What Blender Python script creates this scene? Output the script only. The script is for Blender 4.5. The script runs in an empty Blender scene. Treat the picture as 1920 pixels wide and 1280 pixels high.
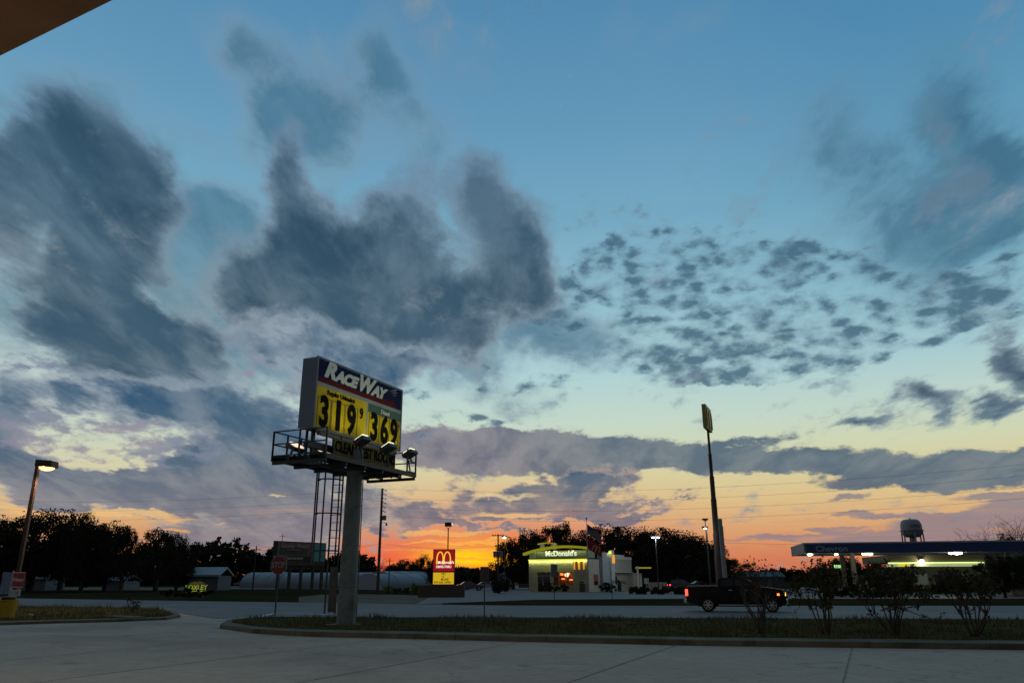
import bpy, bmesh, math, random
import numpy as np
from mathutils import Vector, Matrix
random.seed(7); rng = np.random.default_rng(7)
SC = bpy.context.scene
COL = SC.collection
# ------------------------------------------------------------------ camera
FPX = 1421.0; EYE = 1.8
PITCH = math.radians(17.4); ROLL = math.radians(0.2)
cam = bpy.data.cameras.new('camera'); cam_o = bpy.data.objects.new('camera', cam); COL.objects.link(cam_o)
cam.sensor_width = 36.0; cam.lens = 36.0*FPX/1920.0; cam.clip_start = 0.1; cam.clip_end = 6000
CAM_M = Matrix.Rotation(math.radians(90)+PITCH, 3, 'X') @ Matrix.Rotation(-ROLL, 3, 'Z')
cam_o.matrix_world = Matrix.Translation((0, 0, EYE)) @ CAM_M.to_4x4()
SC.camera = cam_o
def ray(px, py):
    return (CAM_M @ Vector(((px-960.0)/FPX, (640.0-py)/FPX, -1.0))).normalized()
def G(px, py, z=0.0):                       # where the line of sight meets the level z
    d = ray(px, py); t = (z-EYE)/d.z
    return Vector((d.x*t, d.y*t, z))
def at(px, py, Y):                          # where it meets the depth Y
    d = ray(px, py); t = Y/d.y
    return Vector((d.x*t, Y, EYE+d.z*t))
def azel(px, py):
    d = ray(px, py); return math.atan2(d.x, d.y), math.asin(d.z)
# ------------------------------------------------------------------ view
SC.view_settings.view_transform = 'Standard'; SC.view_settings.look = 'None'
SC.view_settings.exposure = 0.0; SC.view_settings.gamma = 1.0
SC.cycles.max_bounces = 5; SC.cycles.diffuse_bounces = 2; SC.cycles.glossy_bounces = 3
SC.cycles.transparent_max_bounces = 8; SC.cycles.sample_clamp_indirect = 2.0
SC.cycles.use_denoising = True
def lin(r, g, b, a=1.0):
    f = lambda c: (c/255)/12.92 if c/255 <= .04045 else ((c/255+.055)/1.055)**2.4
    return (f(r), f(g), f(b), a)
# ------------------------------------------------------------------ node expressions
class Ex:
    nt = None
    def __init__(s, sock): s.s = sock
    @staticmethod
    def math(op, *a, clamp=False):
        n = Ex.nt.nodes.new('ShaderNodeMath'); n.operation = op; n.use_clamp = clamp
        for i, v in enumerate(a):
            if isinstance(v, Ex): Ex.nt.links.new(v.s, n.inputs[i])
            else: n.inputs[i].default_value = v
        return Ex(n.outputs[0])
    def __add__(a, b): return Ex.math('ADD', a, b)
    def __radd__(a, b): return Ex.math('ADD', b, a)
    def __sub__(a, b): return Ex.math('SUBTRACT', a, b)
    def __rsub__(a, b): return Ex.math('SUBTRACT', b, a)
    def __mul__(a, b): return Ex.math('MULTIPLY', a, b)
    def __rmul__(a, b): return Ex.math('MULTIPLY', b, a)
    def __truediv__(a, b): return Ex.math('DIVIDE', a, b)
    def __pow__(a, b): return Ex.math('POWER', a, b)
def sat(a): return Ex.math('ADD', a, 0.0, clamp=True)
def sstep(x, lo, hi):
    n = Ex.nt.nodes.new('ShaderNodeMapRange'); n.interpolation_type = 'SMOOTHSTEP'
    Ex.nt.links.new(x.s, n.inputs[0]); n.inputs[1].default_value = lo; n.inputs[2].default_value = hi
    return Ex(n.outputs[0])
def vec(x, y, z=0.0):
    n = Ex.nt.nodes.new('ShaderNodeCombineXYZ')
    for i, v in enumerate((x, y, z)):
        if isinstance(v, Ex): Ex.nt.links.new(v.s, n.inputs[i])
        else: n.inputs[i].default_value = v
    return Ex(n.outputs[0])
def sep(v):
    n = Ex.nt.nodes.new('ShaderNodeSeparateXYZ'); Ex.nt.links.new(v.s, n.inputs[0])
    return [Ex(n.outputs[i]) for i in range(3)]
def mixc(f, a, b):
    n = Ex.nt.nodes.new('ShaderNodeMix'); n.data_type = 'RGBA'
    for i, v in ((0, f), (6, a), (7, b)):
        if isinstance(v, Ex): Ex.nt.links.new(v.s, n.inputs[i])
        else: n.inputs[i].default_value = v
    return Ex(n.outputs[2])
def ramp(f, stops, ip='LINEAR'):
    n = Ex.nt.nodes.new('ShaderNodeValToRGB'); n.color_ramp.interpolation = ip
    Ex.nt.links.new(f.s, n.inputs[0]); e = n.color_ramp.elements
    while len(e) < len(stops): e.new(0.5)
    for i, (p, c) in enumerate(stops): e[i].position = p; e[i].color = c
    return Ex(n.outputs[0])
def noise(v, scale, detail=5, rough=.55, col=False, dist=0.0):
    n = Ex.nt.nodes.new('ShaderNodeTexNoise'); Ex.nt.links.new(v.s, n.inputs['Vector'])
    n.inputs['Scale'].default_value = scale; n.inputs['Detail'].default_value = detail
    n.inputs['Roughness'].default_value = rough; n.inputs['Distortion'].default_value = dist
    return Ex(n.outputs['Color' if col else 'Fac'])
def blobs(v, lst, f=1.0):
    acc = None
    for b in lst:
        px, py, rx, ry, w = b[:5]; rot = math.radians(b[5]) if len(b) > 5 else 0.0
        a, e = azel(px, py); a1 = azel(px-40, py)[0]; a2 = azel(px+40, py)[0]
        e1 = azel(px, py+40)[1]; e2 = azel(px, py-40)[1]
        m = Ex.nt.nodes.new('ShaderNodeMapping'); m.vector_type = 'TEXTURE'
        Ex.nt.links.new(v.s, m.inputs[0])
        m.inputs[1].default_value = (a, e, 0); m.inputs[2].default_value = (0, 0, rot)
        m.inputs[3].default_value = (rx*f*(a2-a1)/80, ry*f*(e2-e1)/80, 1)
        g = Ex.nt.nodes.new('ShaderNodeTexGradient'); g.gradient_type = 'SPHERICAL'
        Ex.nt.links.new(m.outputs[0], g.inputs[0]); fac = Ex(g.outputs['Fac'])
        acc = fac*w if acc is None else Ex.math('MULTIPLY_ADD', fac, w, acc)
    return acc
# ------------------------------------------------------------------ dusk sky
W = bpy.data.worlds.new('World'); SC.world = W; W.use_nodes = True
Ex.nt = W.node_tree; Ex.nt.nodes.clear()
tc = Ex.nt.nodes.new('ShaderNodeTexCoord'); D = Ex(tc.outputs['Generated'])
dx, dy, dz = sep(D)
az = Ex.math('ARCTAN2', dx, dy); el = Ex.math('ARCSINE', dz)
S0 = vec(az, el, 0.0)
zc = Ex.math('MAXIMUM', dz, 0.0) + 0.16
PL = vec(dx/zc, dy/zc, 0.0)                     # cloud deck seen in perspective
eld = el*(180/math.pi)
eln = sat(eld/45.0)
R = lambda *c: lin(*c)
base = ramp(eln, [(0.0, R(194,108,92)), (.03, R(212,126,86)), (.075, R(216,162,114)), (.12, R(218,190,138)), (.16, R(214,204,158)), (.20, R(206,212,178)),
                  (.25, R(194,214,200)), (.33, R(174,208,212)), (.44, R(146,190,204)), (.58, R(116,168,194)), (.75, R(98,150,184)), (.9, R(84,138,176)), (1.0, R(74,128,170))])
side = sstep(az, .18, .62)                       # a shade deeper and cooler to the right
base = mixc(side*sstep(eld, 9.0, 24.0)*.55, base, mixc(sstep(eld, 15.0, 42.0), R(104,162,186), R(54,122,168)))
left = 1.0 - sstep(az, -.62, -.02)
base = mixc(left*sstep(eld, 3.0, 12.0)*(1.0-sstep(eld, 12.0, 24.0))*.6, base, R(198,208,200))
# glow where the sun has just set
SUN_AZ, _ = azel(905, 1050)
wob = noise(vec(az*3.0, el*26.0, .3), 3.0, 4, .6, dist=.3)
sa = (az - SUN_AZ)/.19; sa2 = (az - SUN_AZ)/.075
gl = Ex.math('EXPONENT', (sa*sa + (eld/4.4)*(eld/4.4))*-1.0)
base = mixc(sat(gl*1.2), base, mixc(sstep(eld, .5, 4.8), R(240,58,36), R(206,128,118)))
se = (eld - 1.7)/1.75
gl2 = Ex.math('EXPONENT', (sa2*sa2 + se*se)*-1.0)
base = mixc(sat(gl2*(wob*1.8-.3)), base, R(255,160,24))
gl3 = Ex.math('EXPONENT', (((az-azel(890,0)[0])/.05)**2.0 + ((eld-1.55)/.75)**2.0)*-1.0)
base = mixc(sat(gl3*(wob*2.3-.35)), base, R(255,214,10))
# noise laid out on the cloud deck, so that streets of cloud run to the horizon; directions warped so that edges billow
zd = Ex.math('MAXIMUM', dz, -.05) + 0.2
def deck(kx, ky, c): return vec(dx/zd*kx, dy/zd*ky, c)
wn = noise(deck(1.0, .55, 3.7), 3.4, 6, .6, col=True)
wx, wy, wz = sep(wn)
S1 = vec(az + (wx-.5)*.16, el + (wy-.5)*.12, 0.0)
wn2 = noise(vec(az, el*1.6, 9.1), 16.0, 5, .62, col=True)
vx, vy, vz = sep(wn2)
S2 = vec(az + (vx-.5)*.055, el + (vy-.5)*.026, 0.0)
fb = noise(deck(1.0, .42, 1.1), 4.6, 8, .6)
fine = noise(vec(az, el*2.1, 5.1), 34.0, 5, .64)
soft = noise(deck(1.0, .5, 2.2), 2.6, 3, .5)
body = noise(deck(1.0, .40, 4.4) , 6.4, 6, .6, dist=.25)
bd = sstep(body, .36, .66)
wisp = noise(deck(1.0, .62, 6.3), 15.0, 7, .66, dist=.35)
def cloud(base, dens, lo, hi, edge, core, clo, chi, amax=.96):
    a = sstep(dens, lo, hi)*amax
    t = sat(sstep(dens + (soft-.5)*.9, clo, chi) - bd*.45)
    return mixc(a, base, mixc(t, edge, core))
low = 1.0 - sstep(eld, 5.0, 13.0)
# --- thin grey veils high up
VEIL = blobs(S1, [(425,70,120,90,.8,0),(490,180,120,150,.9,0),(700,85,90,100,.8,0),(745,165,80,90,.9,0),(550,260,150,130,.8,0),(160,210,220,140,1.1,0),(640,230,200,200,.7,0),
   (830,280,110,110,.8,0),(1720,360,300,240,.95,0),(1820,230,130,260,.8,0),(1570,300,140,140,.7,0),(1540,180,160,110,.4,0),(1700,440,260,100,.8,0),(1890,330,90,110,.6,0),(1880,440,150,80,.6,0),(1260,60,200,130,.4,0),(860,120,160,110,.3,0),
   (370,260,120,70,.6,0),(430,430,190,160,1.0,0),(60,600,220,200,1.35,0),(430,600,230,180,1.5,0),(360,420,120,110,.8,0),(330,450,130,110,.8,0),(960,620,230,110,1.1,0),(800,690,200,90,1.0,0),(1100,640,180,70,.8,0),(600,690,220,90,1.0,0),(250,740,200,90,.7,0),(960,760,130,50,.5,0)])
veil = VEIL*1.1 + (fb-.5)*1.9 + (wisp-.5)*1.0
base = mixc(sstep(veil, .05, 1.2)*(.84-bd*.28), base, mixc(sstep(veil, .45, 1.3), mixc(side, mixc(wz, R(100,138,160), R(140,158,174)), R(86,134,158)), mixc(side, R(70,112,138), R(56,100,128))))
# --- bank low in the west
BAND = blobs(S2, [(790,832,130,46,1.5,0),(900,838,190,50,1.6,0),(1010,838,170,48,1.6,0),(1120,852,190,46,1.5,0),(1250,858,200,40,1.5,0),(1390,858,210,36,1.4,0),(1530,866,210,32,1.4,0),(1680,880,220,38,1.5,2),(1840,878,220,48,1.6,3),(2000,872,200,52,1.5,0),
   (1400,824,130,14,1.0,0),(880,878,210,26,.9,0),(1060,882,190,20,.7,0),(1600,906,180,16,.8,0),(1760,912,150,18,.9,0)])
band = BAND + (fine-.5)*2.1 + (fb-.5)*.5
bandc = mixc(sstep(az, -.12, .16), R(94,98,122), R(74,98,120))
base = cloud(base, band, .28, .85, mixc(sstep(az,-.1,.3), R(172,164,164), R(140,150,150)), bandc, .1, .65, .94)
# --- small broken puffs
PM = blobs(S1, [(1110,400,60,50,1.0,0),(1150,480,80,70,1.1,0),(1230,470,100,70,.9,0),(1290,450,110,46,1.3,0),(1390,480,130,60,1.2,0),(1150,560,150,80,1.2,0),(1280,560,180,100,1.4,0),(1420,560,180,100,1.4,0),(1260,640,190,70,1.5,0),
   (1420,640,210,85,1.9,0),(1530,650,190,60,1.6,0),(1350,690,200,34,1.5,0),(1600,560,170,80,1.6,-15),(1740,540,160,80,1.7,-10),(1830,590,140,50,1.4,0),(1500,510,150,70,1.1,0),(1380,400,160,40,.6,0),(1080,520,90,60,.8,0),(1640,500,140,60,.8,0),(1560,720,160,24,.7,0),(1200,400,100,46,.9,0),(1880,520,90,70,1.1,0),
   (1050,600,130,60,1.2,0),(1850,610,120,20,1.0,0),(1660,640,190,26,1.3,-8),(1430,705,240,20,1.0,0),(780,745,80,20,1.0,0),(915,700,46,50,1.2,0),(990,740,80,36,1.0,0),(1060,725,50,36,.9,0),(880,790,90,16,.9,0),(780,812,80,14,.9,0),(1040,803,50,12,.9,0)])
vor = Ex.nt.nodes.new('ShaderNodeTexVoronoi'); vor.feature = 'SMOOTH_F1'; vor.inputs['Scale'].default_value = 37.0; vor.inputs['Smoothness'].default_value = .55
puv = vec(az + (vx-.5)*.07, (el + (vy-.5)*.045)*1.7, 0.0)
Ex.nt.links.new(puv.s, vor.inputs['Vector'])
puff = sat(PM)*.85 + (.50-Ex(vor.outputs['Distance']))*1.0 + (fine-.5)*1.2 + (soft-.5)*1.3
puffm = sstep(PM, .02, .4)
base = mixc(sstep(puff, .30, 1.15)*puffm*.88, base, mixc(sstep(puff, .5, 1.2), mixc(low, R(118,152,170), R(146,144,150)), mixc(low, R(62,98,120), R(88,98,118))))
# --- heavy slate clouds
HV = blobs(S1, [(110,270,230,150,1.0,0),(170,340,200,170,1.1,0),(210,450,180,190,1.3,0),(190,590,200,150,1.5,0),(260,655,230,110,1.8,0),(360,680,180,90,1.0,0),(20,380,100,210,1.3,0),(98,450,46,110,-.5,10),(40,580,90,70,-.3,0),(290,480,80,90,.4,0),(300,640,150,90,.9,0),
   (530,300,70,110,.9,0),(545,400,100,130,1.3,0),(560,520,190,130,1.6,0),(690,470,190,120,1.3,0),(640,570,220,100,1.1,0),(490,560,150,80,1.0,0),(790,390,120,130,1.2,0),(925,350,90,110,1.3,0),(960,450,130,120,1.4,0),(860,540,220,110,1.2,0),(760,610,220,90,1.0,0),
   (870,650,130,60,.8,0),(700,310,60,60,-.8,0),(830,480,60,60,-.3,0),(605,310,45,50,-.5,0),(990,560,120,60,.6,0),
   (1720,370,110,80,.55,0),(1790,290,70,150,.55,0),(1600,280,60,60,.35,0),
   (1915,680,80,90,1.1,0),(1745,755,60,66,1.15,0),(1850,752,90,30,.95,0),(1610,805,80,22,.85,0)])
heavy = HV*1.08 + (fb-.5)*2.1 + (wisp-.5)*1.0
topf = sstep(eld, 14.0, 34.0)
base = cloud(base, heavy, .12, .85, mixc(topf, mixc(wz, R(104,136,152), R(146,158,166)), mixc(wz, R(84,126,152), R(118,142,166))), mixc(sstep(soft,.35,.65), R(38,68,90), R(56,86,108)), .22, 1.35, .97)
# --- middle and low left banks
LB = blobs(S1, [(390,730,180,76,1.1,0),(470,790,180,110,1.5,0),(540,860,180,90,1.5,0),(430,900,200,76,1.4,0),(310,900,180,56,1.4,0),(180,910,200,56,1.3,0),(60,870,150,90,1.5,0),(0,790,90,110,1.4,0),(120,745,90,46,1.6,0),
   (300,945,300,36,1.4,0),(560,935,180,90,1.4,0),(450,1000,220,76,.9,0),(640,980,120,60,.9,0),(30,940,140,22,1.0,0),(620,700,230,80,1.0,0),(740,690,90,46,.8,0),(560,640,260,60,.8,0),(280,765,180,60,1.0,0),(200,720,160,40,.7,0),(30,1000,200,30,.5,0),(640,880,80,60,.9,0),
   (200,835,170,46,-.8,0),(500,720,60,56,-1.1,35),(730,950,60,50,.7,0),(545,765,40,50,-.8,35),(500,1035,220,40,.9,0),(380,1000,160,40,.8,0),(120,985,60,14,-.5,0)])
lb = LB*1.05 + (fb-.5)*1.7 + (wisp-.5)*1.1
base = cloud(base, lb, .15, .85, mixc(low, mixc(wz, R(126,152,166), R(160,164,174)), R(158,156,158)), mixc(sstep(eld, 2.5, 9.0), R(112,116,132), mixc(sstep(eld, 6.0, 13.0), R(62,92,120), R(44,84,114))), .3, 1.3, .95)
# small pink-grey puffs among the cream gap at left
LP = blobs(S2, [(70,690,150,60,1.1,0),(60,800,180,70,1.2,0),(220,830,230,60,1.4,0),(330,830,150,50,1.3,0),(440,665,50,24,.8,0),(500,690,60,40,.7,0),(590,740,50,60,.9,0),(450,700,70,20,.7,0)])
lp = sat(LP)*.55 + (.5-Ex(vor.outputs['Distance']))*.5 + (fine-.5)*2.6
base = mixc(sstep(lp, .3, .85)*sstep(LP, .02, .35)*.88, base, mixc(sstep(wy, .4, .62), R(118,130,152), R(146,140,156)))
# --- clouds under the bank, over the glow
UB = blobs(S1, [(1140,902,86,50,1.9,0),(1030,925,110,34,1.5,0),(930,950,130,26,1.3,0),(1120,952,140,20,1.4,0),(1210,965,110,18,1.0,0),(790,965,110,34,1.5,0),(870,925,70,22,.8,0),(740,930,70,40,.7,0),(680,1000,90,50,.7,0),(840,985,160,16,.8,0),(950,988,150,20,1.0,0),(1290,938,44,12,1.0,0),(830,905,50,26,.6,0)])
ub = UB*1.0 - .06 + (fb-.5)*1.5 + (fine-.5)*1.3
base = cloud(base, ub, .25, .85, R(168,152,146), mixc(sstep(eld, 3.0, 6.5), R(112,110,128), R(58,92,120)), .35, 1.0, .93)
# --- horizontal purple streaks and lit streaks near the horizon
st = noise(vec(az*1.0, el*11.0, 7.7), 9.0, 5, .6, dist=.4)
SR = blobs(S2, [(1840,990,260,30,1.5,-4),(1940,955,180,36,1.4,-4),(1700,1004,240,14,1.1,0),(1560,992,80,9,1.5,0),(1640,970,60,8,1.3,0),(1600,962,50,7,1.1,0),(1790,968,140,12,1.0,-3),(1480,1008,160,9,1.1,0),(1600,931,50,9,1.3,0),(1860,930,120,9,1.0,0),(1640,1012,220,10,1.0,0),(1160,1000,220,40,.5,0)])
sr = SR*1.2 + (st-.5)*1.5 + (fine-.5)*.5
base = mixc(sstep(sr, .3, .8)*sstep(SR, .02, .3)*.8, base, R(130,124,138))
lit = blobs(S2, [(800,998,80,8,1.6,0),(870,1000,90,7,1.3,0),(830,1016,140,5,1.2,0),(900,1018,100,5,1.3,0),(770,1030,110,5,1.1,0),(920,1010,40,4,1.5,0),(1000,905,60,9,.9,0),(960,930,110,8,1.0,0),(960,965,110,8,1.4,0),(900,1030,110,6,1.3,0),(880,1048,100,6,1.5,0),(280,965,120,10,1.5,-3),(330,992,60,9,1.5,-4),(20,955,80,16,1.1,0),(520,932,16,5,.9,0),(410,980,14,5,.9,0),(100,965,100,10,.9,0),(200,962,80,8,1.2,0)])
base = mixc(sat(sstep(lit+(st-.5)*1.7+(fine-.5)*.6, .3, 1.0)*sstep(lit, .02, .2))*.8, base, mixc(sstep(eld, 1.0, 3.6), R(255,170,40), mixc(sstep(eld,3.0,6.0), R(238,178,104), R(228,208,156))))
streak = sstep(st, .52, .75)*(1.0-sstep(eld, 2.5, 7.0))*.5
base = mixc(streak, base, mixc(sat(gl*1.4), R(226,158,106), R(255,160,90)))
streak2 = sstep(1.0-st, .5, .75)*(1.0-sstep(eld, 2.0, 6.0))*.35
base = mixc(streak2, base, R(166,110,112))
# the east, behind the viewer, is already dark; so is the zenith
back = sstep(dy, -.3, .5)
base = mixc(back, mixc(sstep(eld, 0.0, 40.0), R(146,136,134), R(120,138,156)), base)
zen = 1.0 - sstep(eld, 46.0, 72.0)*.12
base = mixc(sstep(eld, 44.0, 60.0)*.6, base, R(132,146,156))
dim = (back*.58 + .42)*zen
nm = Ex.nt.nodes.new('ShaderNodeVectorMath'); nm.operation = 'SCALE'
Ex.nt.links.new(base.s, nm.inputs[0]); Ex.nt.links.new(dim.s, nm.inputs['Scale'])
bg1 = Ex.nt.nodes.new('ShaderNodeBackground'); Ex.nt.links.new(nm.outputs[0], bg1.inputs[0]); bg1.inputs[1].default_value = 1.0
SUN_EL = math.radians(0.6)
sky = Ex.nt.nodes.new('ShaderNodeTexSky'); sky.sky_type = 'NISHITA'; sky.sun_disc = False
sky.sun_elevation = SUN_EL; sky.sun_rotation = SUN_AZ; sky.air_density = 1.0; sky.dust_density = 1.0
bg2 = Ex.nt.nodes.new('ShaderNodeBackground'); Ex.nt.links.new(sky.outputs[0], bg2.inputs[0]); bg2.inputs[1].default_value = 0.003
ads = Ex.nt.nodes.new('ShaderNodeAddShader'); Ex.nt.links.new(bg1.outputs[0], ads.inputs[0]); Ex.nt.links.new(bg2.outputs[0], ads.inputs[1])
wo = Ex.nt.nodes.new('ShaderNodeOutputWorld'); Ex.nt.links.new(ads.outputs[0], wo.inputs[0])
W.cycles.sampling_method = 'MANUAL'; W.cycles.sample_map_resolution = 512
# ------------------------------------------------------------------ last of the sun
sl = bpy.data.lights.new('sun', 'SUN'); sl.energy = 0.12; sl.angle = math.radians(2.0); sl.color = (1.0, .55, .25)
so = bpy.data.objects.new('sun', sl); COL.objects.link(so)
sd = Vector((math.sin(SUN_AZ)*math.cos(SUN_EL), math.cos(SUN_AZ)*math.cos(SUN_EL), math.sin(SUN_EL)))
so.rotation_euler = sd.to_track_quat('Z', 'Y').to_euler()
# ================================================================== helpers
def col_mix(nt, c, amt, scale, detail=5, vecn=None):
    """base colour varied with noise; returns socket"""
    n = nt.nodes.new('ShaderNodeTexNoise'); n.inputs['Scale'].default_value = scale; n.inputs['Detail'].default_value = detail
    n.inputs['Roughness'].default_value = .6
    if vecn: nt.links.new(vecn, n.inputs['Vector'])
    r = nt.nodes.new('ShaderNodeValToRGB'); nt.links.new(n.outputs['Fac'], r.inputs[0])
    r.color_ramp.elements[0].position = .3; r.color_ramp.elements[1].position = .7
    r.color_ramp.elements[0].color = tuple(x*(1-amt) for x in c[:3])+(1,)
    r.color_ramp.elements[1].color = tuple(min(1, x*(1+amt)) for x in c[:3])+(1,)
    return r.outputs[0], n.outputs['Fac']
MATS = {}
def mat(name, c, rough=.6, metal=0.0, amt=.18, scale=3.0, bump=0.0, bscale=None, coat=0.0, spec=.5):
    if name in MATS: return MATS[name]
    m = bpy.data.materials.new(name); m.use_nodes = True; nt = m.node_tree; b = nt.nodes['Principled BSDF']
    t = nt.nodes.new('ShaderNodeTexCoord')
    s, f = col_mix(nt, c, amt, scale, vecn=t.outputs['Object']); nt.links.new(s, b.inputs['Base Color'])
    b.inputs['Roughness'].default_value = rough; b.inputs['Metallic'].default_value = metal
    b.inputs['Specular IOR Level'].default_value = spec
    if coat: b.inputs['Coat Weight'].default_value = coat; b.inputs['Coat Roughness'].default_value = .08
    if bump:
        n2 = nt.nodes.new('ShaderNodeTexNoise'); n2.inputs['Scale'].default_value = bscale or scale*6; n2.inputs['Detail'].default_value = 6
        nt.links.new(t.outputs['Object'], n2.inputs['Vector'])
        bp = nt.nodes.new('ShaderNodeBump'); bp.inputs['Strength'].default_value = bump; bp.inputs['Distance'].default_value = .03
        nt.links.new(n2.outputs['Fac'], bp.inputs['Height']); nt.links.new(bp.outputs[0], b.inputs['Normal'])
    MATS[name] = m; return m
def glow(name, c, strength, base=None):
    if name in MATS: return MATS[name]
    m = bpy.data.materials.new(name); m.use_nodes = True; b = m.node_tree.nodes['Principled BSDF']
    b.inputs['Base Color'].default_value = (base or c)[:3]+(1,) if base or c else (0,0,0,1)
    b.inputs['Emission Color'].default_value = c[:3]+(1,); b.inputs['Emission Strength'].default_value = strength
    b.inputs['Roughness'].default_value = .5
    MATS[name] = m; return m
def glass(name, c=(.02,.025,.03), rough=.05):
    return mat(name, c, rough, 0, .05, 1.0, spec=.9)
class MB:
    def __init__(s): s.bm = bmesh.new()
    def box(s, x0, x1, y0, y1, z0, z1):
        v = [s.bm.verts.new((x, y, z)) for z in (z0, z1) for x, y in ((x0,y0),(x1,y0),(x1,y1),(x0,y1))]
        for f in ((3,2,1,0),(4,5,6,7),(0,1,5,4),(1,2,6,5),(2,3,7,6),(3,0,4,7)): s.bm.faces.new([v[i] for i in f])
        return s
    def bevbox(s, x0, x1, y0, y1, z0, z1, b=.02, seg=2):
        t = bmesh.new(); q = MB.__new__(MB); q.bm = t; q.box(x0, x1, y0, y1, z0, z1)
        bmesh.ops.bevel(t, geom=t.edges[:], offset=b, segments=seg, affect='EDGES', profile=.6)
        s.merge(t); return s
    def merge(s, t, M=None):
        if M is not None: bmesh.ops.transform(t, matrix=M, verts=t.verts)
        me = bpy.data.meshes.new('tmp'); t.to_mesh(me); t.free(); s.bm.from_mesh(me); bpy.data.meshes.remove(me)
    def tube(s, p0, p1, r0, r1=None, n=12, cap=True):
        r1 = r0 if r1 is None else r1; p0 = Vector(p0); p1 = Vector(p1); d = (p1-p0).normalized()
        a = d.orthogonal().normalized(); b = d.cross(a)
        A = [s.bm.verts.new(p0+(a*math.cos(t)+b*math.sin(t))*r0) for t in [2*math.pi*i/n for i in range(n)]]
        B = [s.bm.verts.new(p1+(a*math.cos(t)+b*math.sin(t))*r1) for t in [2*math.pi*i/n for i in range(n)]]
        for i in range(n): s.bm.faces.new((A[i], A[(i+1)%n], B[(i+1)%n], B[i]))
        if cap: s.bm.faces.new(A[::-1]); s.bm.faces.new(B)
        return s
    def bar(s, p0, p1, w, h=None):
        h = h or w; p0 = Vector(p0); p1 = Vector(p1); d = (p1-p0).normalized()
        up = Vector((0,0,1)) if abs(d.z) < .9 else Vector((1,0,0)); a = d.cross(up).normalized()*w/2; b = a.cross(d).normalized()*h/2
        A = [s.bm.verts.new(p0+q) for q in (a+b, -a+b, -a-b, a-b)]; B = [s.bm.verts.new(p1+q) for q in (a+b, -a+b, -a-b, a-b)]
        for i in range(4): s.bm.faces.new((A[i], A[(i+1)%4], B[(i+1)%4], B[i]))
        s.bm.faces.new(A[::-1]); s.bm.faces.new(B); return s
    def path(s, pts, r, n=6):
        for a, b in zip(pts, pts[1:]): s.tube(a, b, r, r, n)
        return s
    def prism(s, poly, y0, y1, axis='y'):
        f = {'y': lambda a, b, t: (a, t, b), 'x': lambda a, b, t: (t, a, b), 'z': lambda a, b, t: (a, b, t)}[axis]
        A = [s.bm.verts.new(f(a, b, y0)) for a, b in poly]; B = [s.bm.verts.new(f(a, b, y1)) for a, b in poly]
        n = len(poly)
        for i in range(n): s.bm.faces.new((A[i], A[(i+1)%n], B[(i+1)%n], B[i]))
        s.bm.faces.new(A[::-1]); s.bm.faces.new(B); return s
    def lathe(s, prof, n=24, c=(0,0,0), cap=True):
        R = [[s.bm.verts.new((c[0]+r*math.cos(2*math.pi*i/n), c[1]+r*math.sin(2*math.pi*i/n), c[2]+z)) for i in range(n)] for r, z in prof]
        for a, b in zip(R, R[1:]):
            for i in range(n): s.bm.faces.new((a[i], a[(i+1)%n], b[(i+1)%n], b[i]))
        if cap: s.bm.faces.new(R[0][::-1]); s.bm.faces.new(R[-1])
        return s
    def poly(s, pts):
        s.bm.faces.new([s.bm.verts.new(p) for p in pts]); return s
    def sphere(s, c, r, sub=2, sc=(1,1,1)):
        t = bmesh.new(); bmesh.ops.create_icosphere(t, subdivisions=sub, radius=r)
        s.merge(t, Matrix.Translation(c) @ Matrix.Diagonal((*sc, 1))); return s
    def build(s, name, m=None, parent=None, smooth=False, M=None, bevel=0):
        if bevel:
            bmesh.ops.bevel(s.bm, geom=[e for e in s.bm.edges if len(e.link_faces) == 2 and e.calc_face_angle(0) > .6], offset=bevel, segments=2, affect='EDGES')
        bmesh.ops.recalc_face_normals(s.bm, faces=s.bm.faces)
        if M is not None: bmesh.ops.transform(s.bm, matrix=M, verts=s.bm.verts)
        me = bpy.data.meshes.new(name); s.bm.to_mesh(me); s.bm.free()
        if smooth:
            me.polygons.foreach_set('use_smooth', [True]*len(me.polygons))
            try: me.set_sharp_from_angle(angle=math.radians(35))
            except Exception: pass
        if m is not None: me.materials.append(m)
        return link(name, me, parent)
def link(name, data, parent=None):
    o = bpy.data.objects.new(name, data); COL.objects.link(o)
    if parent is not None: o.parent = parent
    return o
def tag(o, label=None, cat=None, group=None, kind=None):
    if label: o['label'] = label
    if cat: o['category'] = cat
    if group: o['group'] = group
    if kind: o['kind'] = kind
    return o
def thing(name, loc, rz=0.0, label=None, cat=None, group=None, sc=1.0):
    o = link(name, None); o.location = loc; o.rotation_euler = (0, 0, rz); o.scale = (sc,)*3
    return tag(o, label, cat, group)
def copy_tree(o, parent=None):
    c = o.copy(); COL.objects.link(c); c.parent = parent
    for ch in o.children: copy_tree(ch, c)
    return c
def struct(name, mb, m): return tag(mb.build(name, m), kind='structure')
def text(name, s, size, m, parent, M, ext=.012, shear=0.0, off=0.0, xs=1.0, align='CENTER', space=1.0):
    cu = bpy.data.curves.new(name, 'FONT'); cu.body = s; cu.size = size; cu.extrude = ext; cu.shear = shear; cu.offset = off
    cu.align_x = align; cu.align_y = 'CENTER'; cu.space_character = space; cu.resolution_u = 4
    t = bpy.data.objects.new('tmp', cu); COL.objects.link(t); dg = bpy.context.evaluated_depsgraph_get(); dg.update()
    me = bpy.data.meshes.new_from_object(t.evaluated_get(dg)); bpy.data.objects.remove(t); bpy.data.curves.remove(cu)
    # text plane x,y -> x,z facing -y
    me.transform(M @ Matrix.Rotation(math.radians(90), 4, 'X') @ Matrix.Diagonal((xs, 1, 1, 1)))
    me.materials.clear(); me.materials.append(m); me.name = name
    return link(name, me, parent)
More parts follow.
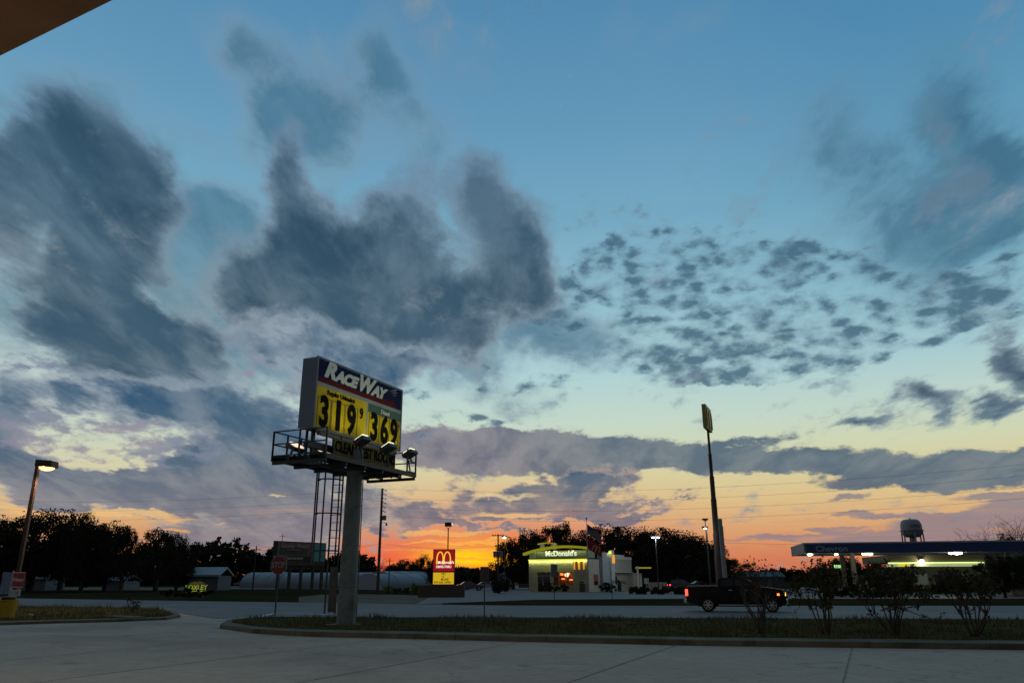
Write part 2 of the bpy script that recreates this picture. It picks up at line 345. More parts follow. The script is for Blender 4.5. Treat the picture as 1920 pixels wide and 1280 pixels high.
def T(x, y, z, rz=0.0): return Matrix.Translation((x, y, z)) @ Matrix.Rotation(rz, 4, 'Z')
def lamp(name, kind, loc, energy, color, parent=None, size=.3, spot=None):
    l = bpy.data.lights.new(name, kind); l.energy = energy; l.color = color
    if kind in ('POINT', 'SPOT'): l.shadow_soft_size = size
    if kind == 'SPOT': l.spot_size = spot or 2.4; l.spot_blend = .6
    o = link(name, l, parent); o.location = loc; return o
def arches(cx, z0, w, h, y0, y1, mb=None, th=.16, legs=True):
    """a double-arched letter M in the xz plane"""
    mb = mb or MB()
    for sgn in (-1, 1):
        c = cx + sgn*w*.25; outer, inner = [], []
        N = 22
        for i in range(N+1):
            t = i/N; a = math.pi*t
            # narrow parabola-like arch
            xo = -math.cos(a)*w*.27; zo = h*(math.sin(a)**.62)
            outer.append((c+xo, z0+zo))
            xi = -math.cos(a)*w*(.27-th*.62); zi = (h-th*w*.55)*(math.sin(a)**.55)
            inner.append((c+xi, z0+zi))
        for (a, b), (c2, d) in zip(zip(outer, outer[1:]), zip(inner, inner[1:])):
            mb.prism([a, b, d, c2], y0 + (.004 if sgn > 0 else 0), y1)
    return mb
def strip(pts, w, z, mb=None):
    """a flat ribbon along ground points"""
    mb = mb or MB(); L = []
    for i, p in enumerate(pts):
        a = pts[max(0, i-1)]; b = pts[min(len(pts)-1, i+1)]; d = Vector((b.x-a.x, b.y-a.y, 0)).normalized(); n = Vector((-d.y, d.x, 0))*w/2
        L.append((mb.bm.verts.new((p.x-n.x, p.y-n.y, z)), mb.bm.verts.new((p.x+n.x, p.y+n.y, z))))
    for (a, b), (c, d) in zip(L, L[1:]): mb.bm.faces.new((a, c, d, b))
    return mb
# ================================================================== the setting
def gmat(name, c1, c2, scale, c3=None, s3=.12, rough=.9, bump=.3, bsc=30, fine=None, spec=.3):
    m = bpy.data.materials.new(name); m.use_nodes = True; nt = m.node_tree; b = nt.nodes['Principled BSDF']; Ex.nt = nt
    t = Ex(nt.nodes.new('ShaderNodeTexCoord').outputs['Object'])
    n1 = noise(t, scale, 6, .62); col = mixc(sstep(n1, .34, .66), c1, c2)
    if c3: n2 = noise(t, s3, 5, .6, dist=.5); col = mixc(sstep(n2, .48, .66), col, c3)
    n4 = noise(t, fine or scale*14, 5, .7); col = mixc(sstep(n4, .3, .75)*.35, col, tuple(x*.45 for x in c1[:3])+(1,))
    nt.links.new(col.s, b.inputs['Base Color']); b.inputs['Roughness'].default_value = rough; b.inputs['Specular IOR Level'].default_value = spec
    n3 = noise(t, bsc, 5, .65); bp = nt.nodes.new('ShaderNodeBump'); bp.inputs['Strength'].default_value = bump; bp.inputs['Distance'].default_value = .02
    nt.links.new(n3.s, bp.inputs['Height']); nt.links.new(bp.outputs[0], b.inputs['Normal']); MATS[name] = m; return m
def stains(m, cracks=.5):
    nt = m.node_tree; Ex.nt = nt; b = nt.nodes['Principled BSDF']; src = Ex(b.inputs['Base Color'].links[0].from_socket)
    t = Ex(nt.nodes.new('ShaderNodeTexCoord').outputs['Object']); n = noise(t, .45, 4, .7, dist=.8); n2 = noise(t, 2.3, 3, .6)
    col = mixc(sstep(n, .58, .70)*.42, src, (.09,.085,.075,1)); col = mixc(sstep(n2, .68, .74)*.7, col, (.07,.065,.06,1))
    v = nt.nodes.new('ShaderNodeTexVoronoi'); v.feature = 'DISTANCE_TO_EDGE'; v.inputs['Scale'].default_value = .16
    wv = noise(t, 1.1, 5, .7, col=True); ad = nt.nodes.new('ShaderNodeVectorMath'); ad.operation = 'MULTIPLY_ADD'; nt.links.new(wv.s, ad.inputs[0]); ad.inputs[1].default_value = (1.6,1.6,0); nt.links.new(t.s, ad.inputs[2]); nt.links.new(ad.outputs[0], v.inputs['Vector'])
    col = mixc((1.0-sstep(Ex(v.outputs['Distance']), .0, .004))*cracks, col, (.07,.065,.06,1)); nt.links.new(col.s, b.inputs['Base Color'])
GRASS = gmat('grass_ground', (.026,.028,.012,1), (.042,.037,.017,1), .5, (.06,.045,.025,1), .07, bump=.8, bsc=9, spec=0.0)
VERGE = gmat('verge_grass', (.05,.055,.018,1), (.09,.08,.028,1), .8, (.12,.09,.04,1), .25, bump=1.0, bsc=14, spec=0.0)
ASPH = gmat('asphalt', (.15,.15,.155,1), (.185,.185,.19,1), .12, (.13,.13,.135,1), .05, rough=.75, bump=.2, bsc=60)
CONC = gmat('lot_concrete', (.42,.345,.26,1), (.49,.405,.31,1), .22, (.33,.28,.22,1), .10, rough=.85, bump=.25, bsc=40)
stains(CONC); stains(ASPH, .35)
KERB = gmat('kerb_concrete', (.115,.11,.075,1), (.16,.15,.10,1), 1.2, (.07,.065,.04,1), .6, bump=.5, bsc=30)
GRAVEL = gmat('gravel', (.14,.115,.085,1), (.19,.16,.12,1), .6, (.10,.085,.06,1), .2, bump=.8, bsc=25, spec=.05)
PALE = gmat('pale_concrete', (.15,.155,.16,1), (.20,.205,.21,1), .15, None, rough=.8, bump=.2, bsc=30)
WHITEP = mat('road_paint', (.62,.64,.64), .7, amt=.35, scale=5)
YELP = mat('yellow_paint', (.5,.38,.05), .7, amt=.3, scale=5)
def flat(px, z): return [G(x, y).xy.to_3d()+Vector((0, 0, z)) for x, y in px]
g = MB()
N = 60                                                    # ground sheet to the horizon, in rings
rings = [0, 15, 40, 90, 180, 350, 700, 1500, 3200]
prev = None
for r in rings[1:]:
    cur = [g.bm.verts.new((r*math.sin(2*math.pi*i/N), r*math.cos(2*math.pi*i/N), -.03)) for i in range(N)]
    if prev is None: g.bm.faces.new(cur[::-1])
    else:
        for i in range(N): g.bm.faces.new((prev[i], cur[i], cur[(i+1)%N], prev[(i+1)%N]))
    prev = cur
struct('ground', g, GRASS)
road_near = [(-500,1134),(25,1137),(125,1138),(250,1140),(320,1146),(400,1158),(500,1160.5),(760,1161.5),(1300,1163),(1920,1166),(2700,1173)]
road_far = [(-500,1116),(33,1121),(400,1126.7),(615,1129.5),(820,1133),(960,1134.5),(1290,1135),(1920,1135),(2700,1138)]
g = MB(); NP, FP = flat(road_near, .004), flat(road_far, .004)
g.bm.faces.new([g.bm.verts.new(p) for p in NP+FP[::-1]]); bmesh.ops.triangulate(g.bm, faces=g.bm.faces[:])
struct('road', g, ASPH)
struct('road_edge_line', strip(flat([(662,1161),(720,1160),(770,1159.6)], 0), .16, .012), WHITEP)
struct('driveway_edge_line', strip(flat([(405,1161.5),(450,1158),(487,1155.5),(505,1151.5),(517,1149),(560,1149.6),(615,1151.5)], 0), .2, .012), WHITEP)
struct('road_centre_line', strip(flat([(-200,1125),(33,1128),(400,1136),(700,1143),(960,1146.6),(1290,1148),(1920,1149)], 0), .12, .009), YELP)
# the station's own concrete, poured in slabs, running back past the viewer
lot = flat([(2700,1165),(1920,1158),(1300,1156),(760,1155),(500,1154),(400,1150),(325,1143),(280,1140),(-300,1140)], -.012)
g = MB(); g.poly([(-95,-45,-.012)] + [(70,-45,-.012)] + [tuple(p) for p in lot] + [(-95,60,-.012)]); bmesh.ops.triangulate(g.bm, faces=g.bm.faces[:])
struct('parking_lot', g, CONC)
jt = MB()                                                  # sawn joints between the slabs
JM = mat('joint_filler', (.21,.19,.165), .9, amt=.5, scale=3)
a0 = G(1598,1212); b0 = G(1580,1280); d0 = (a0-b0).normalized(); q0 = Vector((d0.y, -d0.x, 0))
for k in range(-9, 6): 
    p = b0+q0*k*4.6; strip([p-d0*14, p+d0*(9 if k > -7 else 20)], .035, -.006, jt)
for k, w in ((-2,.03),(2,.03)): 
    p = b0+d0*(1.6+k*4.4); strip([p-q0*42, p+q0*30], w, -.003, jt)
struct('slab_joints', jt, JM)
# islands: grass inside a poured kerb
def island(name, kname, outer, inner, h=.14):
    O = flat(outer, 0); I = flat(inner, 0)
    k = MB(); n = len(O)
    ob = [k.bm.verts.new((p.x, p.y, -.01)) for p in O]; ot = [k.bm.verts.new((p.x*.999+q.x*.001, p.y*.999+q.y*.001, h)) for p, q in zip(O, I)]; it = [k.bm.verts.new((p.x, p.y, h)) for p in I]
    for i in range(n):
        j = (i+1) % n; k.bm.faces.new((ob[i], ob[j], ot[j], ot[i])); k.bm.faces.new((ot[i], ot[j], it[j], it[i]))
    struct(kname, k, KERB)
    kj = MB(); acc = 0.0
    for i in range(n-1):
        a, b, c, d = O[i], O[i+1], I[i], I[i+1]; L = (b-a).length; s = 3.0-acc
        while s < L and a.y < 60:
            t = s/L; p = a.lerp(b, t); q = c.lerp(d, t); e = (b-a).normalized()*.012; u_ = (q-p).normalized()*.004
            for v1, v2, z1, z2 in ((p-u_, p-u_, .0, h+.003), (p-u_, q, h+.003, h+.003)):
                kj.poly([(v1.x-e.x, v1.y-e.y, z1), (v1.x+e.x, v1.y+e.y, z1), (v2.x+e.x, v2.y+e.y, z2), (v2.x-e.x, v2.y-e.y, z2)])
            s += 3.0
        acc = (acc+L) % 3.0
    struct('kerb_joints', kj, mat('kerb_joint_dirt', (.045,.042,.03), .9, amt=.3))
    g2 = MB(); g2.poly([(p.x, p.y, h-.012) for p in I]); bmesh.ops.triangulate(g2.bm, faces=g2.bm.faces[:])
    bmesh.ops.subdivide_edges(g2.bm, edges=g2.bm.edges[:], cuts=5, use_grid_fill=True)
    struct(name, g2, VERGE); return I
ko = [(412,1177),(475,1186),(575,1192),(760,1196),(960,1201),(1310,1209),(1920,1217),(2500,1228),(2700,1172),(1920,1166.5),(1300,1163.6),(960,1162.2),(760,1162),(610,1161.6),(512,1160.6),(452,1163.4),(425,1168)]
ki = [(432,1173),(482,1181.5),(578,1187),(760,1190.6),(960,1195.5),(1310,1203),(1920,1210.5),(2480,1221),(2650,1173.5),(1920,1167.3),(1300,1164.4),(960,1163),(760,1162.8),(612,1162.4),(515,1161.4),(460,1164.6),(438,1169)]
I_right = island('verge', 'kerb', ko, ki)
ko2 = [(-500,1186),(0,1171),(104,1167.5),(208,1165),(312,1161),(338,1156),(326,1148),(300,1143),(250,1140.6),(125,1138.6),(25,1137.6),(-500,1135)]
ki2 = [(-500,1183),(0,1168.5),(104,1165.4),(208,1163),(306,1159.4),(326,1155.5),(316,1148.6),(292,1144),(248,1141.5),(125,1139.4),(25,1138.4),(-500,1136)]
I_left = island('verge', 'kerb', ko2, ki2, .10)
# far side: gravel shoulder, frontage lane, parking around the restaurant
def patch(name, px, m, z): 
    g = MB(); g.poly([tuple(p) for p in flat(px, z)]); bmesh.ops.triangulate(g.bm, faces=g.bm.faces[:]); return struct(name, g, m)
patch('gravel_shoulder', [(560,1128),(700,1130.8),(830,1132.6),(820,1117),(760,1114.6),(690,1113),(600,1114),(560,1118)], GRAVEL, -.012)
patch('frontage_road', [(780,1131.6),(1000,1123.6),(1240,1121.6),(1900,1121.6),(2500,1122.5),(2500,1110),(1900,1109.6),(1300,1112),(1170,1113),(1110,1110.5),(985,1109.5),(930,1108),(865,1106),(820,1112)], PALE, -.006)
patch('footpath', [(430,1101.6),(520,1102.4),(520,1104),(430,1103.2)], PALE, -.006)
patch('restaurant_lot', [(1110,1110),(1170,1112.4),(1300,1111.4),(1500,1109.5),(1500,1104),(1300,1101),(1180,1101),(1120,1102.5),(1000,1101),(900,1101),(868,1106),(930,1107.6),(985,1109)], ASPH, -.016)
patch('station_lot', [(1500,1104),(1500,1109.4),(1900,1109.4),(2500,1109.8),(2500,1100),(1900,1099),(1500,1100)], PALE, -.02)
patch('yard', [(-200,1104),(420,1106),(420,1100.5),(-200,1099.5)], GRAVEL, -.012)
patch('nursery_yard', [(430,1101),(820,1107),(860,1099),(430,1098)], GRAVEL, -.016)
# yellow line painted in front of the restaurant
struct('parking_stripe', strip(flat([(1040,1113.6),(1066,1113.2)], 0), .18, .004), YELP)
# grass blades that break the edges of the verges
def blades(name, polyI, n, seed, h=(.05,.14), zb=.12, near=None):
    r = np.random.default_rng(seed); xs = [p.x for p in polyI]; ys = [p.y for p in polyI]
    pts = []
    P = [(p.x, p.y) for p in polyI]
    def inside(x, y):
        c = False; j = len(P)-1
        for i in range(len(P)):
            if (P[i][1] > y) != (P[j][1] > y) and x < (P[j][0]-P[i][0])*(y-P[i][1])/(P[j][1]-P[i][1])+P[i][0]: c = not c
            j = i
        return c
    x0, x1, y0, y1 = max(min(xs), -40), min(max(xs), 30), min(ys), min(max(ys), 60)
    while len(pts) < n:
        x = r.uniform(x0, x1); y = r.uniform(y0, y1)
        if inside(x, y): pts.append((x, y))
    pts = np.array(pts); k = len(pts); a = r.uniform(0, 2*np.pi, k); hh = r.uniform(h[0], h[1], k); w = r.uniform(.012, .03, k); le = r.normal(0, .05, (k, 2))
    V = np.zeros((k, 3, 3)); V[:,0,:2] = pts+np.c_[np.cos(a),np.sin(a)]*w[:,None]; V[:,1,:2] = pts-np.c_[np.cos(a),np.sin(a)]*w[:,None]; V[:,2,:2] = pts+le
    hh = hh*(.35+1.5*np.clip(np.sin(pts[:,0]*1.7+3*np.sin(pts[:,1]*.9))*np.sin(pts[:,1]*2.1+pts[:,0]*.6)+.25+r.normal(0,.2,k), 0, 1.2))
    V[:,:2,2] = zb; V[:,2,2] = zb+hh
    return tag(npmesh(name, V.reshape(-1, 3), 3, BLADE), None, None, None, 'stuff')
def npmesh(name, V, k, m, parent=None):
    me = bpy.data.meshes.new(name); nv = len(V); nf = nv//k
    me.vertices.add(nv); me.vertices.foreach_set('co', np.ascontiguousarray(V, dtype=np.float32).ravel())
    me.loops.add(nv); me.loops.foreach_set('vertex_index', np.arange(nv, dtype=np.int32))
    me.polygons.add(nf); me.polygons.foreach_set('loop_start', np.arange(0, nv, k, dtype=np.int32)); me.polygons.foreach_set('loop_total', np.full(nf, k, dtype=np.int32))
    me.update(); me.materials.append(m); return link(name, me, parent)
BLADE = mat('grass_blade', (.085,.085,.028), .8, amt=.5, scale=.6)
tag(blades('grass', I_right, 42000, 3), 'short dry grass on the kerbed strip beside the lot', 'grass')
tag(blades('grass', I_left, 16000, 4, zb=.08, h=(.05,.2)), 'rough dry grass on the verge left of the driveway', 'grass')
# ================================================================== fuel price sign
STEEL = mat('galvanised_steel', (.10,.125,.125), .55, .3, amt=.2, scale=1.2, bump=.15)
POLEP = mat('pole_paint', (.11,.145,.14), .6, .0, amt=.35, scale=1.6, bump=.15)
CABG = mat('cabinet_paint', (.15,.185,.245), .5, .0, amt=.06, scale=.8)
CABD = mat('dark_trim', (.035,.035,.05), .5, amt=.1)
DARKM = mat('dark_steel', (.035,.04,.045), .5, .4, amt=.25, scale=2)
BLUEF = mat('blue_sign_face', (.006,.014,.085), .7, amt=.12, scale=.7, spec=.15)
REDF = mat('red_sign_face', (.14,.012,.02), .7, amt=.15, scale=.7, spec=.15)
WHITEF = mat('white_sign_letters', (.80,.88,.84), .4, amt=.06)
YELF = mat('yellow_sign_face', (.80,.60,.004), .6, amt=.10, scale=1.2, spec=.2)
GRNF = mat('green_sign_face', (.005,.085,.045), .4, amt=.1)
BLK = mat('black_lettering', (.008,.008,.007), .8, amt=.3, spec=.05)
BASE = G(648, 1178)
raz = math.atan2(.916, .402)
sgn = thing('gas_price_sign', (BASE.x, BASE.y, 0), raz, 'tall fuel price sign with yellow price panels and catwalk on a thick round pole', 'sign')
IC = Matrix.Rotation(-raz, 3, 'Z') @ (Vector((-6.68, 31.5, 0))-Vector((BASE.x, BASE.y, 0)))   # cabinet centre in local frame
cu_, cv_ = IC.x, IC.y                                   # local x runs along the face, local -y is the face side
ZB, ZT = 7.36, 10.15
MB().tube((0,0,-.1), (0,0,6.9), .36, .31, 36).build('pole', POLEP, sgn, True)
MB().box(-.6,.6,-.6,.6,-.1,.17).build('base_slab', KERB, sgn)
for z in (1.55, 3.1, 4.65): MB().lathe([(.362-.0077*z, z-.03),(.370-.0077*z, z-.015),(.370-.0077*z, z+.015),(.362-.0077*z, z+.03)], 36).build('weld_seam', POLEP, sgn)
MB().bevbox(-.12,.12,-.40,-.30,.7,1.25,.01).build('access_hatch', POLEP, sgn)
MB().path([(.25,-.30,.2),(.24,-.29,3.0),(.22,-.27,6.1)], .022).build('conduit', mat('conduit_grey', (.12,.13,.13), .5, .3), sgn)
fr = MB().bevbox(cu_-3.12, cu_+3.12, cv_-.36, cv_+.36, ZB, ZT, .03)
cab = fr.build('cabinet', CABG, sgn)
tr = MB()
for z0, z1 in ((ZB-.05, ZB+.05), (ZT-.05, ZT+.03)): tr.box(cu_-3.14, cu_+3.14, cv_-.385, cv_-.33, z0, z1)
for x in (-3.14, 3.06): tr.box(cu_+x, cu_+x+.08, cv_-.388, cv_-.33, ZB+.05, ZT-.05)
tr.build('face_frame', CABG, cab)
yf = cv_-.372
X0, X1 = cu_-3.04, cu_+3.04
H = ZT-ZB-.1; zb = ZB+.05
hz = zb+H*.60
blue = MB().box(X0, X1, yf, cv_-.35, hz+.16+.0, ZT-.06).build('name_panel', BLUEF, sgn)
# red swoosh along the foot of the blue panel, wider to the right
rd = MB(); 
pts = [(X0, hz+.16)] + [(X0+(X1-X0)*t, hz+.36+.34*max(0, t-.62)**1.3*2.2) for t in np.linspace(0, .88, 14)] + [(X1-.35, hz+.16)]
rd.prism(pts, yf-.006, yf+.002); rd.build('red_stripe', REDF, blue)
MB().box(X0, X1, yf-.002, cv_-.35, hz, hz+.158).build('white_divider', mat('grey_white', (.33,.38,.37), .5), sgn)
TM = lambda x, z, y=0: Matrix.Translation((x, yf-.02+y, z))
text('lettering', 'R', .88, WHITEF, blue, TM(X0+.68, hz+.72), shear=.35, off=.05, xs=1.25)
text('lettering', 'ACE', .62, WHITEF, blue, TM(X0+1.78, hz+.62), shear=.35, off=.04, xs=1.25, space=.95)
text('lettering', 'W', .92, WHITEF, blue, TM(X0+3.12, hz+.70), shear=.35, off=.045, xs=1.15)
text('lettering', 'AY', .62, WHITEF, blue, TM(X0+4.15, hz+.60), shear=.35, off=.04, xs=1.25, space=.92)
sw = MB()
for a, b, c in (((-.0,.0),(.75,.26),(.5,.10)), ((.1,-.06),(.72,.10),(.5,-.02)), ((.25,-.14),(.7,-.04),(.5,-.12))):
    sw.prism([(X1-1.05+a[0], hz+.86+a[1]), (X1-1.05+c[0], hz+.86+c[1]), (X1-1.05+b[0], hz+.86+b[1])], yf-.01, yf)
sw.build('swoosh_mark', mat('faded_swoosh', (.28,.32,.5), .5), blue)
XM = X0+(X1-X0)*.565
yl = MB().box(X0, XM-.05, yf-.001, cv_-.35, zb, hz-.002).build('price_panel', YELF, sgn)
yr = MB().box(XM+.05, X1, yf-.001, cv_-.35, zb, hz-.382).build('price_panel', YELF, sgn)
MB().box(XM-.048, XM+.048, yf-.003, cv_-.35, zb, hz-.002).build('white_divider', mat('grey_white', (.33,.38,.37), .5), sgn)
gp = MB().box(XM+.05, X1, yf-.001, cv_-.35, hz-.38, hz-.002).build('grade_panel', GRNF, sgn)
text('lettering', 'Diesel', .27, WHITEF, gp, TM(XM+1.35, hz-.20), off=.002)
text('lettering', 'Regular Unleaded', .26, BLK, yl, TM(X0+1.55, hz-.17), off=.001)
zc_ = zb+.60
def tile(parent, xc, s, w=.86):
    t = MB()
    for a, b, c, d in ((-w/2, w/2, -.62, -.595), (-w/2, w/2, .575, .60), (-w/2, -w/2+.03, -.595, .575), (w/2-.03, w/2, -.595, .575)):
        t.box(xc+a, xc+b, yf-.016, yf, zc_+c, zc_+d)
    t.build('price_tile', mat('tile_edge', (.30,.22,.004), .5, amt=.2), parent)
    text('price_digit', s, 1.62, BLK, parent, TM(xc, zc_+.0), off=.062, xs=.74 if s != '1' else .95)
tile(yl, X0+.52, '3'); tile(yl, X0+1.42, '1'); tile(yl, X0+2.32, '9')
text('price_digit', '9', .62, BLK, yl, TM(X0+3.0, zc_+.42), off=.012, xs=.8)
tile(yr, XM+.55, '3', .8); tile(yr, XM+1.35, '6', .8); tile(yr, XM+2.12, '9', .8)
text('price_digit', '9', .36, mat('faded_digit', (.25,.13,.005), .5), yr, TM(X1-.14, zc_+.38), off=.01, xs=.7)
# light housings and the old banner under the cabinet
hs = MB()
for k in range(4): hs.box(cu_-2.6+k*1.4, cu_-1.3+k*1.4, cv_-.34, cv_-.16, ZB-.2, ZB-.06)
hs.build('ballast_tray', mat('grey_steel', (.16,.16,.15), .6, amt=.4), sgn)
BAN = mat('weathered_banner', (.12,.095,.015), .8, amt=.7, scale=1.5)
bn = MB().box(cu_-1.75, cu_+2.75, cv_-.38, cv_-.35, 6.52, 7.16).build('banner', BAN, sgn)
text('lettering', 'CLEAN REST ROOMS', .60, BLK, bn, Matrix.Translation((cu_+.5, cv_-.392, 6.84)), off=.012, xs=.78, space=1.0)
# struts between pole and cabinet
st_ = MB()
for x in (-2.6, -.9, .9, 2.6):
    st_.bar((cu_+x, cv_, 6.2), (cu_+x, cv_, ZB), .12)
    st_.bar((cu_+x, cv_+.3, 6.2), (cu_+x, cv_+.3, 8.6), .08)
st_.bar((cu_-3.0, cv_, 6.75), (cu_+3.0, cv_, 6.75), .22, .2)
st_.build('support_frame', DARKM, sgn)
# catwalk
cw = MB(); xa, xb = cu_-3.7, cu_+2.65; ya, yb = cv_+.95, cv_-1.5; zf = 6.18
for y0, y1 in ((ya-.75, ya), (yb, yb+.75)):
    n = int((xb-xa)/.12)
    for k in range(n): cw.box(xa+k*.12, xa+k*.12+.075, y0, y1, zf+.02, zf+.05)
for y in (ya, ya-.75, yb+.75, yb): cw.box(xa, xb, y-.05, y+.05, zf-.14, zf+.018)
for x in np.linspace(xa+.06, xb-.06, 6): cw.box(x-.05, x+.05, yb, ya, zf-.26, zf-.142)
for x in (xa+.5, xb-.5): cw.box(x-.5, x+.5, yb, ya, zf-.0, zf+.018)
cw.build('catwalk', DARKM, sgn)
rl = MB()
def rail(p, q, posts):
    for z in (.06, .5, .98): rl.tube((p[0], p[1], zf+z), (q[0], q[1], zf+z), .026, n=6)
    for t in np.linspace(0, 1, posts): 
        x = p[0]+(q[0]-p[0])*t; y = p[1]+(q[1]-p[1])*t; rl.bar((x, y, zf-.1), (x, y, zf+1.0), .055)
rail((xa, yb), (xa, ya), 3); rail((xb, yb), (xb, ya), 3); rail((xa, ya), (xb, ya), 9); rail((xb-.7, yb), (xb, yb), 2)
rl.build('railing', DARKM, sgn)
LENS = glow('lit_flood_lens', (1.0,.95,.6,1), 1.5); LENSR = glow('flood_lens', (1.0,.70,.5,1), 1.2)
HOUS = mat('flood_housing', (.09,.10,.095), .5, .2)
for k, (x, yy, s) in enumerate([(-1.4, yb+.05, 1), (.5, yb+.05, 1), (2.2, yb+.05, 1), (-2.7, ya-.2, -1), (-1.0, ya-.2, -1), (.9, ya-.2, -1)]):
    X = cu_+x; tilt = s
    f = MB()
    f.bevbox(-.30, .30, -.26, .24, -.09, .085, .03); f.bar((0,.05,-.07), (0,.05,-.32), .06)
    Mx = Matrix.Translation((X, yy, 7.0 if s > 0 else 6.7)) @ Matrix.Rotation(math.radians(-28*s), 4, 'X')
    fl = f.build('floodlight', HOUS, sgn, M=Mx)
    l = MB(); l.prism([(-.24,.09),(.24,.09),(.17,.16),(-.17,.16)], -.22, .18); l.build('lens', LENS if s > 0 else LENSR, fl, M=Mx)
    MB().bar((X, yy+.05*s, 6.75 if s > 0 else 6.4), (X, yb if s > 0 else ya, zf+.1), .05).build('floodlight_arm', DARKM, sgn)
    if s > 0:
        lo = lamp('floodlight_glow', 'SPOT', (X, yy-.02, 7.2), 38, (1, .95, .55), sgn, .12, 2.2)
        dvec = Vector((0, .42, 1.0)); lo.rotation_euler = (-dvec).to_track_quat('Z', 'Y').to_euler()
# caged ladder down the back-left of the pole
lad = MB(); lx, ly = -.62, .42
Rm = Matrix.Rotation(-raz, 3, 'Z')
W0 = Rm @ Vector((-1.0, .10, 0)); wd = Rm @ Vector((1, 0, 0)); wn_ = Rm @ Vector((0, 1, 0))
def lp_(a, b, z): v = W0+wd*a+wn_*b; return (v.x, v.y, z)
for s in (-.2, .2): lad.bar(lp_(s+.32,0,.55), lp_(s+.32,0,6.4), .05)
for z in np.arange(2.8, 6.4, .3): lad.tube(lp_(.12,0,z), lp_(.52,0,z), .014, n=5)
lad.build('ladder', DARKM, sgn)
cg = MB()
for z in (2.9, 4.35, 5.7, 6.25):
    ring = [lp_(.5*math.cos(t)-.05, -.42*math.sin(t), z) for t in np.linspace(.1, math.pi-.1, 9)]
    ring = [lp_(.52,0,z)]+ring+[lp_(-.4,0,z)]
    for a, b in zip(ring, ring[1:]): cg.bar(a, b, .05, .05)
for t in np.linspace(.35, math.pi-.1, 5): 
    a, b = .5*math.cos(t)-.05, -.42*math.sin(t); cg.bar(lp_(a,b,2.4), lp_(a,b,6.3), .045)
cg.build('ladder_cage', DARKM, sgn)
gd = MB(); gd.box(.16,.46,-.03,.03,.6,2.3)
Vg = W0+wd*.08; gd.build('ladder_guard', mat('guard_plate', (.05,.065,.06), .6, amt=.3), sgn, M=Matrix.Translation(Vg) @ Matrix.Rotation(-raz, 4, 'Z'))
# ================================================================== stop sign
p = G(515, 1158); s = thing('stop_sign', (p.x, p.y, 0), math.radians(-14), 'red octagonal stop sign on a thin post at the driveway mouth', 'sign')
DP = mat('sign_post_steel', (.045,.04,.035), .6, .3)
MB().bar((0,0,-.05), (0,0,2.95), .07, .045).build('post', DP, s)
RED = mat('stop_red', (.17,.012,.016), .4, amt=.1); WB = mat('sign_white', (.27,.26,.25), .5)
def octo(r): return [(r*math.cos(math.pi/8+k*math.pi/4), 2.52+r*math.sin(math.pi/8+k*math.pi/4)) for k in range(8)]
MB().prism(octo(.48), -.05, -.03).build('border', WB, s)
pl = MB().prism(octo(.455), -.056, -.049).build('plate', RED, s)
text('lettering', 'STOP', .40, WB, pl, Matrix.Translation((0,-.062,2.52)), ext=.004, off=.008, xs=.80)
MB().box(-.40,.40,.04,.055,2.2,3.0).build('rear_plate', mat('plate_back', (.16,.165,.165), .5, .3), s)
# ================================================================== fascia corner of the fuel canopy over the viewer
A = ray(0, 105); B = ray(212, 0); zc0 = 4.6
pa = Vector((0,0,EYE))+A*((zc0-EYE)/A.z); pb = Vector((0,0,EYE))+B*((zc0-EYE)/B.z)
d = (pb-pa).normalized(); nn = Vector((-d.y, d.x, 0)); 
if nn.dot(Vector((0,1,0))) > 0: nn = -nn                  # inward, towards the viewer's side
a = pa - d*14; b = pb + d*3.2
can = thing('fuel_canopy', (a.x, a.y, 0), math.atan2(d.y, d.x), 'dark underside of a fuel canopy in the top left corner', 'canopy')
L = (b-a).length; sgnn = 1 if Matrix.Rotation(-math.atan2(d.y, d.x), 3, 'Z') @ nn @ Vector((0,1,0)) > 0 else -1
def cb(x0, x1, w0, w1, z0, z1, nm, m): 
    y0, y1 = sorted((w0*sgnn, w1*sgnn)); return MB().box(x0, x1, y0, y1, z0, z1).build(nm, m, can)
BRN = mat('canopy_soffit', (.30,.17,.05), .6, amt=.3, scale=.6)
cb(.12, L-.12, .30, 9.0, zc0+.14, zc0+.20, 'soffit', BRN)
cb(0, L, 0, .30, zc0, zc0+.95, 'fascia', mat('canopy_fascia', (.26,.13,.06), .6, amt=.2))
cb(0, L, .30, .55, zc0+.02, zc0+.136, 'gutter', mat('canopy_gutter', (.12,.05,.04), .5))
cb(.12, L-.12, .301, 9.0, zc0+.30, zc0+.9, 'roof', mat('canopy_roof', (.2,.2,.2), .6))
sm = MB()
for k in range(1, 28): sm.box(.12, L-.12, *sorted((.55*sgnn+k*.3*sgnn, (.565+k*.3)*sgnn)), zc0+.12, zc0+.138)
sm.build('soffit_seam', BRN, can)
CLM = glow('canopy_lamp_lens', (1.0,.75,.35,1), 2.5)
for k, xx in enumerate((L-9.0, L-5.0)):
    f = cb(xx-.3, xx+.3, 1.9, 2.5, zc0+.06, zc0+.137, 'lamp_housing', mat('lamp_white', (.4,.36,.3), .5))
    y0, y1 = sorted((1.95*sgnn, 2.45*sgnn)); MB().box(xx-.25, xx+.25, y0, y1, zc0+.048, zc0+.058).build('lens', CLM, f)
    lamp('canopy_fill', 'POINT', (xx, 2.2*sgnn, zc0-.6), 18, (1.0,.62,.32), can, .25)  # added below the lens, stands in for light bounced up to the soffit
